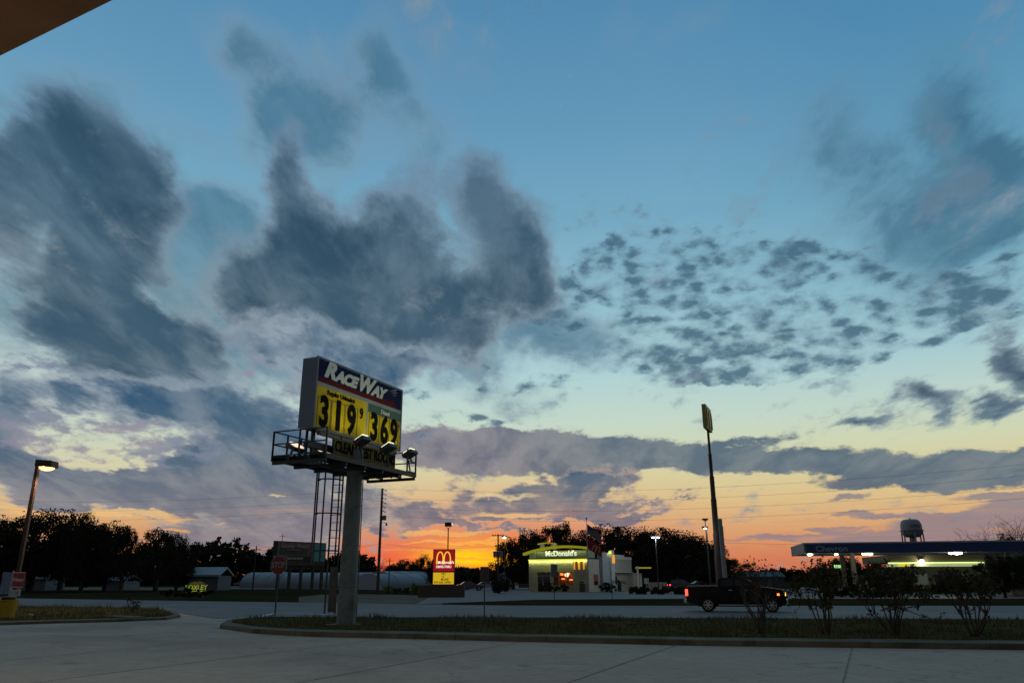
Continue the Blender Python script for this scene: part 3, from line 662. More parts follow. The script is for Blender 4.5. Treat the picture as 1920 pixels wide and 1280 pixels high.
for xx in (1.6, 5.6, 9.6):  # unseen lamps added here, tilted outward to warm and brighten the lot
    f = cb(xx-.3, xx+.3, .9, 1.5, zc0+.06, zc0+.117, 'lamp_housing', mat('lamp_white', (.4,.36,.3), .5))
    y0, y1 = sorted((.95*sgnn, 1.45*sgnn)); MB().box(xx-.25, xx+.25, y0, y1, zc0+.048, zc0+.058).build('lens', CLM, f)
    q = lamp('canopy_fill', 'SPOT', (xx, 1.2*sgnn, zc0-.02), 400, (1.0,.72,.50), can, .3, 2.6); q.rotation_euler = (math.radians(-38*sgnn), 0, 0) if False else (-Vector((0, -.75*sgnn, -1))).to_track_quat('Z', 'Y').to_euler()
for yy in (3.5,):
    MB().box(L-6, L-5.6, *sorted((yy*sgnn+2.0*sgnn, yy*sgnn+2.4*sgnn)), -.1, zc0+.139).build('column', POLEP, can)
# ================================================================== street lamp at left
p = G(20, 1152); lp = thing('street_lamp', (p.x, p.y, 0), 0, 'tall brown lamp post with a lit box head at the far left', 'lamp post')
hd = at(75, 870, p.y)
BR = mat('bronze_paint', (.05,.028,.02), .5, .2)
px_ = at(58, 900, p.y).x - p.x
MB().bar((0,0,-.1), (0,0,hd.z+.05), .19).build('pole', BR, lp)
MB().tube((0,0,-.05), (0,0,.7), .32, .3, 20).build('footing', KERB, lp, True)
hx = hd.x-p.x
h = MB(); t = bmesh.new(); 
h.prism([(.02,hd.z-.16),(1.02,hd.z-.22),(.98,hd.z+.16),(.02,hd.z+.24)], -.36, .36)
head = h.build('lamp_head', BR, lp)
LL = glow('warm_lamp_lens', (1.0,.50,.14,1), 4.5)
MB().sphere((.55, 0, hd.z-.19), .40, 2, (1.1,.95,.5)).build('lens', LL, head, True)
lamp('lamp_light', 'SPOT', (.62, -.1, hd.z-.5), 900, (1.0,.66,.42), lp, .3, 2.2)
# ================================================================== red board on its stand, yellow bin
p = G(6, 1160); w = thing('advertising_sign', (p.x, p.y, 0), math.radians(-20), 'red and white advertising board on a post at the left edge', 'sign')
k = p.y/34.0
MB().bar((.10*k,.0,-.1), (.10*k,.0,1.96*k), .06).build('post', mat('post_white', (.42,.45,.45), .5), w)
pn = MB().box(.16*k, .82*k, -.03, .03, 1.26*k, 1.90*k).build('panel', mat('crimson_face', (.32,.008,.02), .4, amt=.1), w)
text('lettering', 'Winston', .20*k, mat('letter_white', (.6,.6,.6), .5), pn, Matrix.Translation((.485*k,-.04,1.58*k)), ext=.004, off=.006, shear=.2, xs=.92)
for z in (1.27, 1.86): MB().box(.16*k, .82*k, -.04, -.031, z*k, (z+.03)*k).build('trim', mat('letter_white', (.6,.6,.6), .5), pn)
pn2 = MB().box(.06*k, .70*k, -.03, .03, .92*k, 1.18*k).build('price_panel', mat('panel_white', (.40,.45,.47), .5, amt=.2, scale=6), w)
text('lettering', '3 49', .17*k, mat('grey_print', (.16,.18,.2), .5), pn2, Matrix.Translation((.5*k,-.04,1.05*k)), ext=.003, xs=.9)
MB().box(-.5*k, .08*k, -.025, .025, 1.0*k, 1.9*k).build('side_panel', mat('blue_panel', (.12,.17,.3), .5, amt=.5, scale=3), w)
q = G(8, 1163); b_ = thing('yellow_bin', (q.x, q.y, .09), 0, 'tapered yellow bin with a dark lid below the red board', 'bin')
kk = q.y/34.0
MB().lathe([(.25*kk,0),(.33*kk,.05),(.40*kk,.80),(.42*kk,.82),(.42*kk,.86)], 28).build('body', mat('yellow_plastic', (.42,.25,.006), .45, amt=.15), b_, True)
MB().lathe([(.25*kk,.86),(.30*kk,.94),(.28*kk,1.0)], 24).build('lid', mat('dark_lid', (.03,.03,.03), .5), b_, True)
# litter, drain, weed
p = G(227, 1161); dr = thing('storm_drain', (p.x, p.y, 0), math.radians(-35), 'dark slot of a storm drain in the left verge kerb', 'drain')
MB().bevbox(-1.3,1.3,-.25,.5,-.02,.16,.03).build('hood', KERB, dr); MB().box(-1.05,1.05,-.262,-.25,.0,.12).build('slot', mat('void_black', (.004,.004,.004), .9), dr)
p = G(58, 1158); lt = MB().bevbox(-.12,.12,-.06,.06,0,.09,.02).build('paper_cup', mat('cup_white', (.5,.5,.48), .6)); lt.location = (p.x, p.y, .09); tag(lt, 'small white paper cup lying on the left verge', 'litter')
# ================================================================== vegetation
def leafmat(name, c1, c2, sc=.7):
    m = bpy.data.materials.new(name); m.use_nodes = True; nt = m.node_tree; b = nt.nodes['Principled BSDF']; Ex.nt = nt
    t = Ex(nt.nodes.new('ShaderNodeTexCoord').outputs['Object']); n = noise(t, sc, 4, .6)
    nt.links.new(mixc(sstep(n, .35, .65), c1, c2).s, b.inputs['Base Color']); b.inputs['Roughness'].default_value = .8
    b.inputs['Specular IOR Level'].default_value = .08
    MATS[name] = m; return m
OAKL = leafmat('oak_leaves', (.016,.022,.010,1), (.030,.036,.016,1))
SHRL = leafmat('shrub_leaves', (.04,.04,.016,1), (.08,.062,.026,1), 4)
HEDL = leafmat('hedge_leaves', (.018,.026,.012,1), (.035,.042,.018,1), 3)
LIML = leafmat('lime_leaves', (.10,.17,.01,1), (.20,.24,.02,1), 3)
BARK = mat('bark', (.045,.038,.030), .9, amt=.4, scale=6, bump=.6)
TWIG = mat('twig_bark', (.06,.046,.036), .9, amt=.3, scale=8)
def leaves(name, C, s, n, m, parent, r, spread=1.0):
    """C: clump centres (k,3) with radius s; n leaf quads in all"""
    k = len(C); idx = r.integers(0, k, n); P0 = C[idx, :3] + np.clip(r.normal(0, 1, (n, 3)), -1.5, 1.5)*C[idx, 3:4]*.5*spread
    a = r.normal(0, 1, (n, 3)); a /= np.linalg.norm(a, axis=1)[:, None]; b = r.normal(0, 1, (n, 3)); b -= a*(a*b).sum(1)[:, None]; b /= np.linalg.norm(b, axis=1)[:, None]
    sz = s*r.uniform(.55, 1.25, (n, 1)); V = np.stack([P0-a*sz, P0+b*sz*.55, P0+a*sz, P0-b*sz*.55], 1)
    return npmesh(name, V.reshape(-1, 3), 4, m, parent)
def limbs(mb, p, d, L, r, depth, rr, up=.25, split=(2,3), tips=None, seg=3, wob=.25, shrink=.72):
    q = Vector(p); dd = Vector(d).normalized()
    for i in range(seg):
        nd = (dd + Vector(rr.normal(0, wob, 3)) + Vector((0,0,up*.3))).normalized(); q2 = q + nd*L/seg
        mb.tube(q, q2, r*(1-.45*i/seg), r*(1-.45*(i+1)/seg), 6 if depth > 1 else 4, cap=False); q = q2; dd = nd
    if tips is not None: tips.append((q.x, q.y, q.z))
    if depth <= 0: return
    for k in range(int(rr.integers(split[0], split[1]+1))):
        s = Vector(rr.normal(0, .62, 3)); limbs(mb, q, (dd+s+Vector((0,0,up))).normalized(), L*shrink*rr.uniform(.8,1.15), r*.56, depth-1, rr, up, split, tips, seg, wob, shrink)
def make_tree(name, h, w, seed, m=OAKL, trunk_h=.22, n=9000, leaf=.26, gap=0.0, label=None, cat='tree', loc=(0,0,0), group=None, flat_=1.0, clumps=70, skirts=False):
    """h, w: overall height and crown width in metres"""
    r = np.random.default_rng(seed); t = thing(name, loc, r.uniform(0, 6.28), label, cat, group)
    mb = MB(); tips = []; th = h*trunk_h
    nb = 4 if h > 6 else 3
    mb.tube((0,0,-.2), (0,0,th), w*.035+.12, w*.028+.08, 9, False)
    for k in range(nb):
        a = 2*math.pi*k/nb + r.uniform(-.4,.4); sp = w/2/h*1.1
        limbs(mb, (0,0,th*.92), (math.cos(a)*sp, math.sin(a)*sp, .8), h*.36, w*.018+.05, 3, r, .22, (2,3), tips, 3, .22, .62)
    mb.build('trunk', BARK, t)
    c = []
    tp = np.array(tips)
    k = 0
    zc = th+(h-th)*.38
    while len(c) < clumps:                     # clumps through an uneven dome
        u = r.normal(0, 1, 3); u /= np.linalg.norm(u); rad = r.uniform(.25, 1)**.45
        x, y, z = u[0]*w/2*rad*.92, u[1]*w/2*rad*.92, zc + u[2]*(h-zc if u[2] > 0 else zc-th*.8)*rad*.93*flat_
        lump = 1 + .13*math.sin(3.1*math.atan2(y, x)+seed) + .10*math.sin(5.3*u[2]+seed*2)
        x *= lump; y *= lump
        if gap and r.random() < gap and rad > .6: continue
        c.append((x, y, z, r.uniform(.055, .12)*w))
    for q in tp[r.permutation(len(tp))[:int(len(tp)*.5)]]:
        if q[2] < h*1.02: c.append((q[0], q[1], min(q[2], h*.97), .06*w))
    leaves('crown', np.array(c), leaf, n, m, t, r)
    return t
def size_copy(t, loc, s, rz, label=None, group=None):
    c = copy_tree(t); c.location = loc; c.scale = s; c.rotation_euler = (0, 0, rz)
    if label: c['label'] = label
    if group: c['group'] = group
    return c
def top_h(px, py, Y): return at(px, py, Y).z
# -- live oaks at left, in a row: (centre px, top py, half-width px, depth, label)
GL = 'live oaks standing left of the highway'
rows = [(-30, 962, 75, 128, 'dark live oak cut by the left edge of the picture'),
 (55, 952, 80, 136, 'broad dark live oak right behind the lit lamp post'),
 (112, 953, 62, 150, 'highest rounded live oak of the left row'),
 (152, 966, 50, 132, 'dark live oak just right of the highest crown at left'),
 (196, 974, 50, 144, 'dark live oak above a pale shed, fourth from its end of the row'),
 (226, 988, 34, 130, 'low dark live oak between the tall crowns and the gappy one'),
 (292, 984, 56, 138, 'gappy live oak with sky showing through its upper crown'),
 (330, 1010, 36, 150, 'small live oak at the right end of the left row')]
protos = [make_tree('live_oak', 12, 13, s, OAKL, .15, 14500, .21, gap=.18, clumps=120, group=GL) for s in (11, 12)]
gappy = make_tree('live_oak', 12, 13, 21, OAKL, .16, 12000, .18, gap=.3, clumps=90, group=GL)
used = []
for i, (x, y, hw, Y, lb) in enumerate(rows):
    b = at(x, 1100, Y); hgt = top_h(x, y, Y); wd_ = (at(x+hw, 1000, Y)-at(x-hw, 1000, Y)).length
    src = gappy if 'gappy' in lb else protos[i % 2]; sc3 = (wd_/13*1.0, wd_/13*1.0, hgt/12)
    if src in used: o = size_copy(src, (b.x, Y, 0), sc3, i*1.3, lb, GL)
    else: o = src; o.location = (b.x, Y, 0); o.scale = sc3; o['label'] = lb; used.append(src)
# -- oaks round the restaurant
GM = 'oaks behind the restaurant'
mrows = [(962, 1008, 24, 150, 'loose leafed oak at the left end of the restaurant trees', 0),
 (1000, 990, 30, 152, 'dense oak above the left end of the restaurant roof', 0),
 (1042, 975, 34, 158, 'tallest round topped oak above the restaurant name', 1),
 (1080, 1000, 28, 150, 'low oak between the tallest crown and the flagpole', 0),
 (1140, 980, 42, 156, 'broad oak behind the two flags', 0),
 (1195, 988, 36, 150, 'oak behind the right end of the restaurant', 0),
 (1245, 986, 38, 158, 'oak behind the pair of bright floodlights', 0),
 (1290, 992, 36, 146, 'round dark oak above the parked station wagon', 0),
 (1330, 1012, 30, 150, 'dark oak left of the very tall sign pole', 0),
 (1362, 1040, 22, 154, 'small oak at the right foot of the very tall sign pole', 1)]
for i, (x, y, hw, Y, lb, gq) in enumerate(mrows):
    b = at(x, 1095, Y); hgt = top_h(x, y, Y); wd_ = (at(x+hw, 1000, Y)-at(x-hw, 1000, Y)).length*1.75
    size_copy(gappy if gq else protos[i % 2], (b.x, Y, 0), (wd_/13, wd_/13, hgt/12), i*2.1+.5, lb, GM)
# -- bushes and small trees along the horizon, left of the red and yellow sign
GH = 'trees on the horizon near the sunset'
for i, (x, y, hw, Y, lb) in enumerate([(760, 1046, 24, 205, 'dark rounded tree right of the bare trees on the horizon'), (795, 1038, 20, 190, 'dark tree just left of the red and yellow sign'), (690, 1056, 26, 215, 'low dark tree beyond the greenhouses, left of the utility pole'), (815, 1052, 14, 180, 'tree hidden partly behind the red and yellow sign'), (736, 1056, 18, 210, 'low dark tree between the utility pole and the short pole')]):
    b = at(x, 1085, Y); hgt = top_h(x, y, Y); wd_ = (at(x+hw, 1040, Y)-at(x-hw, 1040, Y)).length*1.1
    size_copy(protos[i % 2], (b.x, Y, 0), (wd_/13, wd_/13, hgt/12), i*1.7, lb, GH)
# -- dark trees at right, round the second station
GR = 'trees round the second fuel station'
for i, (x, y, hw, Y, lb, gq) in enumerate([(1592, 1040, 36, 122, 'round dark tree under the left part of the blue canopy', 0), (1545, 1056, 20, 124, 'low dark tree left of the canopy columns', 0), (1655, 1050, 24, 118, 'dark tree under the canopy before the water tower', 1),
   (1905, 1000, 40, 118, 'dense dark tree behind the right end of the blue canopy', 0), (1880, 1036, 34, 74, 'dark tree at the right edge beside the parked white car', 0), (1935, 1030, 34, 70, 'dark tree cut by the right edge of the picture', 0)]):
    b = at(x, 1090, Y); hgt = top_h(x, y, Y); wd_ = (at(x+hw, 1040, Y)-at(x-hw, 1040, Y)).length*1.1
    size_copy(gappy if gq else protos[i % 2], (b.x, Y, 0), (wd_/13, wd_/13, hgt/12), i*1.1, lb, GR)
# -- far wood along the horizon: nobody could count it
r = np.random.default_rng(5); c = []
for x in np.arange(-700, 2700, 3.2):
    Y = 420; base_h = 6.5
    if x < 700: Y = 300; hh = 14.5 - 5*max(0, (x-400)/300) + 1.6*math.sin(x*.05)+1.2*math.sin(x*.017+1)
    elif x < 960: Y = 330; hh = 5.5 + 1.2*math.sin(x*.06)
    elif x < 1360: Y = 360; hh = 8
    else: Y = 420; hh = 5.2 + .7*math.sin(x*.04)
    b = at(x, 1080, Y); hh *= r.uniform(.8, 1.1)
    for k in range(6): c.append((b.x+r.normal(0, .8), Y+r.uniform(-8, 8), hh*(k+.2)/6+r.normal(0, .4), 1.6))
tag(leaves('far_wood', np.array(c), 1.0, 150000, OAKL, None, r, 1.0), 'dark band of distant woodland along the horizon', 'woodland', kind='stuff')
# -- leafless trees
def bare_tree(name, h, seed, loc, label, group=None, depth=5, spread=.55, r0=.16, cat='bare tree'):
    rr = np.random.default_rng(seed); t = thing(name, loc, rr.uniform(0, 6), label, cat, group); mb = MB()
    mb.tube((0,0,-.2), (0,0,h*.16), r0, r0*.85, 8, False)
    for k in range(4):
        a = k*1.57+rr.uniform(-.3,.3); limbs(mb, (0,0,h*.14), (math.cos(a)*spread, math.sin(a)*spread, 1), h*.27, r0*.6, depth, rr, .22, (2,3), None, 3, .16, .72)
    mb.build('branches', TWIG, t); return t
GB = 'leafless trees on the skyline'
bt = bare_tree('bare_tree', 10, 31, (0,0,0), 'tall bare tree behind the right end of the blue canopy', GB, 4)
b = at(1895, 1060, 112); bt.location = (b.x, 112, 0); s = top_h(1895, 942, 112)/10; bt.scale = (s*1.1, s*1.1, s)
for i, (x, y, Y, lb) in enumerate([(1850, 972, 108, 'lower bare tree left of the tall one behind the blue canopy'), (1940, 950, 116, 'bare tree cut by the right edge of the picture'),
    (722, 1036, 230, 'fine bare tree on the skyline right of the thick sign pole'), (704, 1040, 240, 'fine bare tree close to the thick sign pole on the skyline'),
    (860, 1058, 250, 'bare tree against the brightest glow, nearest the red and yellow sign'), (880, 1060, 255, 'bare tree against the glow, second from the red and yellow sign'), (900, 1060, 250, 'bare tree against the middle of the glow'), (918, 1062, 255, 'bare tree against the glow left of the crossarm pole')]):
    b = at(x, 1080, Y); hh = top_h(x, y, Y)/10; size_copy(bt, (b.x, Y, 0), (hh, hh, hh), i*1.9+1, lb, GB)
# -- the four near crape myrtles and the small one behind the pickup
def crape(seed, loc, h, label, n_leaf=900, w=1.0, grp='crape myrtles on the kerbed strip'):
    rr = np.random.default_rng(seed); t = thing('crape_myrtle', loc, 0, label, 'shrub', grp); mb = MB(); tips = []
    ns = 11
    for k in range(ns):
        a = 2*math.pi*k/ns+rr.uniform(-.3,.3); sp = rr.uniform(.10,.50)*w
        p0 = (math.cos(a)*.12*rr.random(), math.sin(a)*.12*rr.random(), -.03)
        limbs(mb, p0, (math.cos(a)*sp, math.sin(a)*sp, 1), h*.36, .028, 3, rr, .34, (2,3), tips, 3, .13, .66)
    mb.build('branches', TWIG, t)
    tp = np.array(tips); tp = tp[tp[:,2] > h*.22]; tp = tp[tp[:,2] < h*1.05]
    C = np.c_[tp, np.full(len(tp), .11)]
    leaves('leaves', C, .052, n_leaf, SHRL, t, rr, 1.0); return t
for x, y, ty, seed, lb, nl, w in [(1432,1187,1022,41,'sparse multi-stemmed shrub in front of the pickup bonnet',350,.7), (1550,1189,1036,42,'bare multi-stemmed shrub just right of the pickup',1700,1.0), (1680,1190,1042,43,'leafiest multi-stemmed shrub, third from the pickup',2900,1.1), (1828,1191,1052,44,'spreading multi-stemmed shrub nearest the right edge',1700,1.15)]:
    p = G(x, y+2, .12); crape(seed, (p.x, p.y, .12), (at(x, ty, p.y).z-.12)*1.03, lb, nl, w*1.2)
# -- hedges and bushes
def bush(name, px, py, w, h, seed, m, label, cat='bush', group=None, d=None, n=None, leaf=.09):
    p = G(px, py) if isinstance(px, (int, float)) else px
    rr = np.random.default_rng(seed); t = thing(name, (p.x, p.y, 0), 0, label, cat, group); d = d or w
    k = max(14, int(w*d*4)); c = []
    for i in range(k):
        u = rr.normal(0,1,3); u /= np.linalg.norm(u); q = rr.uniform(.2,1)**.4
        c.append((u[0]*w/2*q*.9, u[1]*d/2*q*.9, h*.5+u[2]*h*.42*q, .16*min(w, h)))
    mb = MB()
    for i in range(5): mb.tube((rr.normal(0,.1*w),0,-.05), (rr.normal(0,.25*w), rr.normal(0,.2*d), h*.6), .03, .015, 5)
    mb.build('stems', TWIG, t); leaves('foliage', np.array(c), leaf, n or int(900+w*h*350), m, t, rr); return t
bush('hedge', 350, 1119, 7.6, .95, 51, HEDL, 'dark clipped hedge below the lit green town sign', 'hedge', d=1.8, n=12000, leaf=.09)
bush('shrub', 412, 1102, 5.5, 2.9, 52, HEDL, 'large dark shrub right of the lit green town sign', n=6000, leaf=.13)
bush('shrub', 388, 1101, 4.0, 2.3, 57, HEDL, 'dark shrub just behind the right end of the hedge', n=4000, leaf=.13)
GY = 'lime green shrubs beside the red and yellow sign'
for i, (x, w, h, lb) in enumerate([(729, 1.5, 1.0, 'leftmost lime green shrub, close to the utility pole'), (745, 1.2, .75, 'low dull lime shrub, second from the utility pole'), (762, 1.3, .8, 'dull lime shrub in the middle of the row'), (777, 1.2, 1.3, 'tallest lime green shrub at the right end of the row')]):
    bush('lime_shrub', x, 1112, w, h, 60+i, LIML if i in (0, 3) else leafmat('olive_leaves', (.06,.075,.012,1), (.10,.11,.02,1), 3) if 'olive_leaves' not in MATS else MATS['olive_leaves'], lb, 'bush', GY, n=1500)
bush('shrub', 796, 1100, 2.6, 3.2, 65, SHRL, 'thin grey shrub left of the red and yellow sign base', n=900)
bush('shrub', 938, 1112, 2.6, 2.5, 66, HEDL, 'dark round shrub in front of the parked pale car', n=3500, leaf=.11)
bush('shrub', 790, 1109, 2.0, .9, 67, HEDL, 'low dark shrub at the foot of the thin grey shrub', n=1500, leaf=.11)
for i, (x, y, w, h, lb) in enumerate([(1004,1108,2.2,1.2,'dark bush at the left end of the restaurant planting'), (1022,1109,2.0,1.0,'bush below the restaurant door'), (1040,1109,2.0,1.0,'bush below the left restaurant window'), (1058,1109,1.8,1.2,'bush below the right restaurant window'), (1136,1109,2.0,1.3,'ragged bush at the right corner of the restaurant'), (1146,1110,1.6,1.0,'small ragged bush left of the palm')]):
    bush('bush', x, y, w, h, 70+i, HEDL, lb, 'bush', 'bushes planted round the restaurant', n=1400, leaf=.10)
bush('bush', 1199, 1104, 2.4, 1.5, 79, HEDL, 'dome shaped bush below the yellow clearance arm', n=2500)
# sago palm beside the restaurant
p = G(1162, 1108); sp_ = thing('sago_palm', (p.x, p.y, 0), 0, 'dark sago palm with arching fronds right of the restaurant', 'palm')
MB().lathe([(.26,-.05),(.32,.4),(.24,1.1),(.12,1.25)], 14).build('trunk', BARK, sp_, True)
fr_ = MB(); rr = np.random.default_rng(8)
for k in range(34):
    a = rr.uniform(0, 6.28); e0 = rr.uniform(.1, 1.4); pts = []
    for j in range(7):
        t = j/6; rad = 1.75*t*math.cos(e0*(1-.3*t)); z = 1.2+1.75*t*math.sin(e0)-1.1*t*t; pts.append(Vector((math.cos(a)*rad, math.sin(a)*rad, z)))
    s_ = Vector((-math.sin(a), math.cos(a), 0))
    for q0_, q1_ in zip(pts, pts[1:]):
        for sg in (-1, 1):
            for f in (0, .33, .66):
                m_ = q0_.lerp(q1_, f); d_ = (q1_-q0_).normalized(); tip = m_ + s_*sg*.26 + d_*.16 - Vector((0,0,.05)); fr_.poly([m_, m_+d_*.05, tip])
fr_.build('fronds', HEDL, sp_)
# long low hedge across the road at right
def hedge_row(x0, x1, y, h, seed, label):
    a = G(x0, y); b = G(x1, y); rr = np.random.default_rng(seed); L = (b-a).length
    t = thing('hedge', (a.x, a.y, 0), math.atan2(b.y-a.y, b.x-a.x), label, 'hedge')
    c = np.array([(rr.uniform(0, L), rr.normal(0, .4), rr.uniform(.15, h*.9), .28) for _ in range(int(L*9))]); leaves('foliage', c, .13, int(L*650), HEDL, t, rr)
    mb = MB()
    for k in range(int(L*1.2)): mb.tube((k/1.2, 0, -.05), (k/1.2+.1, 0, h*.6), .03, .015, 5)
    mb.build('stems', TWIG, t)
hedge_row(1546, 1688, 1119, 1.15, 81, 'low dark hedge across the road behind the shrubs')
hedge_row(1180, 1292, 1113.5, .75, 82, 'low clipped hedge along the restaurant driveway')
hedge_row(1740, 1880, 1113, 1.2, 83, 'dark hedge before the store left of the parked white car')
bush('weed_tuft', 246, 1150, .9, 1.1, 90, SHRL, 'tall weed tuft on the left verge above the drain', 'weed', n=260, leaf=.05)
# ================================================================== the restaurant
C1 = G(1103, 1109); ra = math.radians(-28)
rest = thing('restaurant', (C1.x, C1.y, 0), ra, 'pale brick fast food restaurant with lit yellow eyebrow roof', 'restaurant')
# local frame: x runs to the right along the front, front faces -y, body goes to +y. front = x in [-w,0]
kS = C1.y/113.0; Wf = 9.4*kS; DP_ = 17.5*kS
HB = top_h(1103, 1047, C1.y)                 # height of the lit band
def brick(name, c1, c2, sc):
    m = bpy.data.materials.new(name); m.use_nodes = True; nt = m.node_tree; b = nt.nodes['Principled BSDF']
    t = nt.nodes.new('ShaderNodeTexCoord'); mp = nt.nodes.new('ShaderNodeMapping'); mp.inputs[2].default_value = (math.radians(90), 0, 0)
    nt.links.new(t.outputs['Object'], mp.inputs[0]); br = nt.nodes.new('ShaderNodeTexBrick'); nt.links.new(mp.outputs[0], br.inputs[0])
    br.inputs['Color1'].default_value = c1; br.inputs['Color2'].default_value = c2; br.inputs['Mortar'].default_value = tuple(x*.55 for x in c1[:3])+(1,)
    br.inputs['Scale'].default_value = sc; br.inputs['Mortar Size'].default_value = .03; nt.links.new(br.outputs[0], b.inputs['Base Color'])
    bp = nt.nodes.new('ShaderNodeBump'); bp.inputs['Strength'].default_value = .9; bp.inputs['Distance'].default_value = .04; bp.invert = True
    nt.links.new(br.outputs['Fac'], bp.inputs['Height']); nt.links.new(bp.outputs[0], b.inputs['Normal']); b.inputs['Roughness'].default_value = .85
    MATS[name] = m; return m
STONE = brick('pale_stone_brick', (.36,.335,.27,1), (.47,.44,.36,1), 2.2)
STUC = mat('beige_stucco', (.46,.43,.35), .85, amt=.1, scale=1.0)
STUB = mat('blue_grey_stucco', (.33,.37,.40), .8, amt=.08)
WTRM = mat('white_trim', (.66,.66,.62), .6, amt=.08)
YRF = glow('lit_yellow_roof', (.38,.37,.01,1), .5, (.4,.4,.02)); NEON = glow('yellow_neon', (.72,.78,.05,1), .95)
FRM = mat('window_frame', (.30,.30,.29), .5, .3)
wl = MB(); oh = 2.55; x0w, x1w = -Wf*.86, -Wf*.245
wl.box(-Wf, x0w, 0, .4, 0, oh+.25); wl.box(x1w, 0, 0, .4, 0, oh+.25); wl.box(-Wf, 0, 0, .4, oh+.25, HB); 
wl.box(x0w+.003+(x1w-x0w)*.42, x1w-.003, .05, .35, 0, .85); wl.build('front_wall', STONE, rest)
MB().box(0-.35, 0, .402, DP_*.42, 0, HB).build('side_wall', STUC, rest)
MB().box(-Wf, -Wf+.4, .402, DP_, 0, HB).build('side_wall', STUC, rest)
MB().box(-Wf+.41, -.36, DP_-.4, DP_, 0, HB).build('rear_wall', STUC, rest)
MB().box(-Wf+.41, -.41, .41, DP_-.42, HB-.4, HB-.2).build('roof_deck', mat('roof_membrane', (.15,.15,.15), .8), rest)
MB().box(-Wf+.41, -.36, .41, DP_-.42, -.02, .05).build('floor', mat('floor_tile', (.18,.10,.06), .4), rest)
# parapet above the band, set slightly forward, carrying the name
HP = HB+1.35*kS
pp = MB(); pp.box(-Wf*.86, .02, -.12, 3.0, HB+.16, HP-.14); pp.build('parapet', mat('name_fascia', (.26,.29,.20), .7, amt=.08), rest)
cn = MB(); cn.box(-Wf*.985, -Wf*.865, -.10, 1.0, HB+.16, HP-.32); cn.build('corner_block', WTRM, rest)
MB().box(-Wf-.08, .06, -.22, .38, HB+.04, HB+.155).build('eave', mat('eave_dark', (.05,.05,.07), .5), rest)
bnd = MB().box(-Wf-.02, -.02, -.10, -.004, HB-.17, HB+.03).build('neon_band', NEON, rest)
for k in range(5): 
    q = -Wf*(.1+.2*k); l = lamp('band_light', 'AREA', (q, -.16, HB-.2), 24, (.85,.9,.25), rest); l.data.shape = 'RECTANGLE'; l.data.size = Wf*.19; l.data.size_y = .1; l.rotation_euler = (math.radians(28), 0, 0)
for k in range(3):
    q = -Wf*(.15+.3*k); l = lamp('fascia_light', 'AREA', (q, -.45, HP-.22), 7, (.85,.95,.35), rest); l.data.shape = 'RECTANGLE'; l.data.size = Wf*.28; l.data.size_y = .1; l.rotation_euler = (math.radians(22), 0, 0)
# curved yellow roof
def arc_roof(xa, xb, rise, z0l, z0r, th, y0, y1, nm, par, m=YRF, N=24):
    up, dn = [], []
    for i in range(N+1):
        t = i/N; x = xa+(xb-xa)*t; z = z0l+(z0r-z0l)*t + rise*4*t*(1-t); up.append((x, z+th)); dn.append((x, z))
    mb = MB()
    for i in range(N): mb.prism([dn[i], dn[i+1], up[i+1], up[i]], y0, y1)
    bmesh.ops.remove_doubles(mb.bm, verts=mb.bm.verts, dist=.0005)
    return mb.build(nm, m, par)
rf = arc_roof(-Wf*1.08, Wf*.06, .62*kS, HP-.72*kS, HP-.12*kS, .34, -.5, .5, 'curved_roof', rest)
arc_roof(-Wf*.85, -Wf*.55, .16*kS, HP+.80*kS, HP+.78*kS, .13, .1, .9, 'cap', rf)
MB().box(-Wf*.80, -Wf*.775, 0, 1.2, HP-.1, HP+.82*kS).build('cap_post', WTRM, rf)
MB().box(-Wf*.61, -Wf*.575, 0, 1.2, HP+.1, HP+.82*kS).build('cap_post', WTRM, rf)
WLIT = glow('lit_white_letters', (.80,.85,.60,1), .7, (.6,.6,.5))
text('lettering', "McDonald's", 1.06*kS, WLIT, rest, Matrix.Translation((-Wf*.43, -.20, HB+.78*kS)), ext=.06, off=.02, xs=1.0)
ARCH = glow('lit_amber_arches', (.9,.36,.03,1), .75, (.6,.3,.02))
a_ = arches(-Wf*.135, HB-1.42*kS, 1.55*kS, 1.25*kS, -.16, -.03, th=.17); a_.build('arches_mark', ARCH, rest)
# entry and windows
zt = oh+.25
gl_ = glass('dark_glass', (.015,.018,.02))
gl = bpy.data.materials.new('window_glass'); gl.use_nodes = True; bb = gl.node_tree.nodes['Principled BSDF']; bb.inputs['Transmission Weight'].default_value = 1.0; bb.inputs['Roughness'].default_value = .02; bb.inputs['IOR'].default_value = 1.05; bb.inputs['Base Color'].default_value = (.8,.75,.7,1)
xd = x0w+(x1w-x0w)*.42
dr_ = MB()
for a, b, c, d in ((x0w,x0w+.1,0,zt),(xd-.12,xd,0,zt),(x0w+.1,xd-.12,2.25,2.33),(x0w+.1+(xd-x0w)*.32, x0w+.18+(xd-x0w)*.32,0,2.25)): dr_.box(a,b,.12,.2,c,d)
de = dr_.build('door_frame', FRM, rest)
MB().box(x0w+.102, xd-.122, .15, .165, 0.02, 2.248).build('door', gl_, de)
MB().box(x0w+.102, xd-.122, .15, .165, 2.332, zt).build('transom', gl_, de)
MB().tube((x0w+.32+(xd-x0w)*.32,.06,.9),(x0w+.32+(xd-x0w)*.32,.06,1.3),.02).build('handle', FRM, de)
for k in range(3):
    a = xd+.02+(x1w-xd)*k/3; b = xd+(x1w-xd)*(k+1)/3-.02; f = MB()
    f.box(a,b,.12,.2,.86,.93); f.box(a,b,.12,.2,zt-.06,zt-.004); f.box(a,a+.06,.12,.2,.931,zt-.061); f.box(b-.06,b,.12,.2,.931,zt-.061)
    fo = f.build('window', FRM, rest); MB().box(a+.061,b-.061,.15,.158,.931,zt-.061).build('pane', gl, fo)
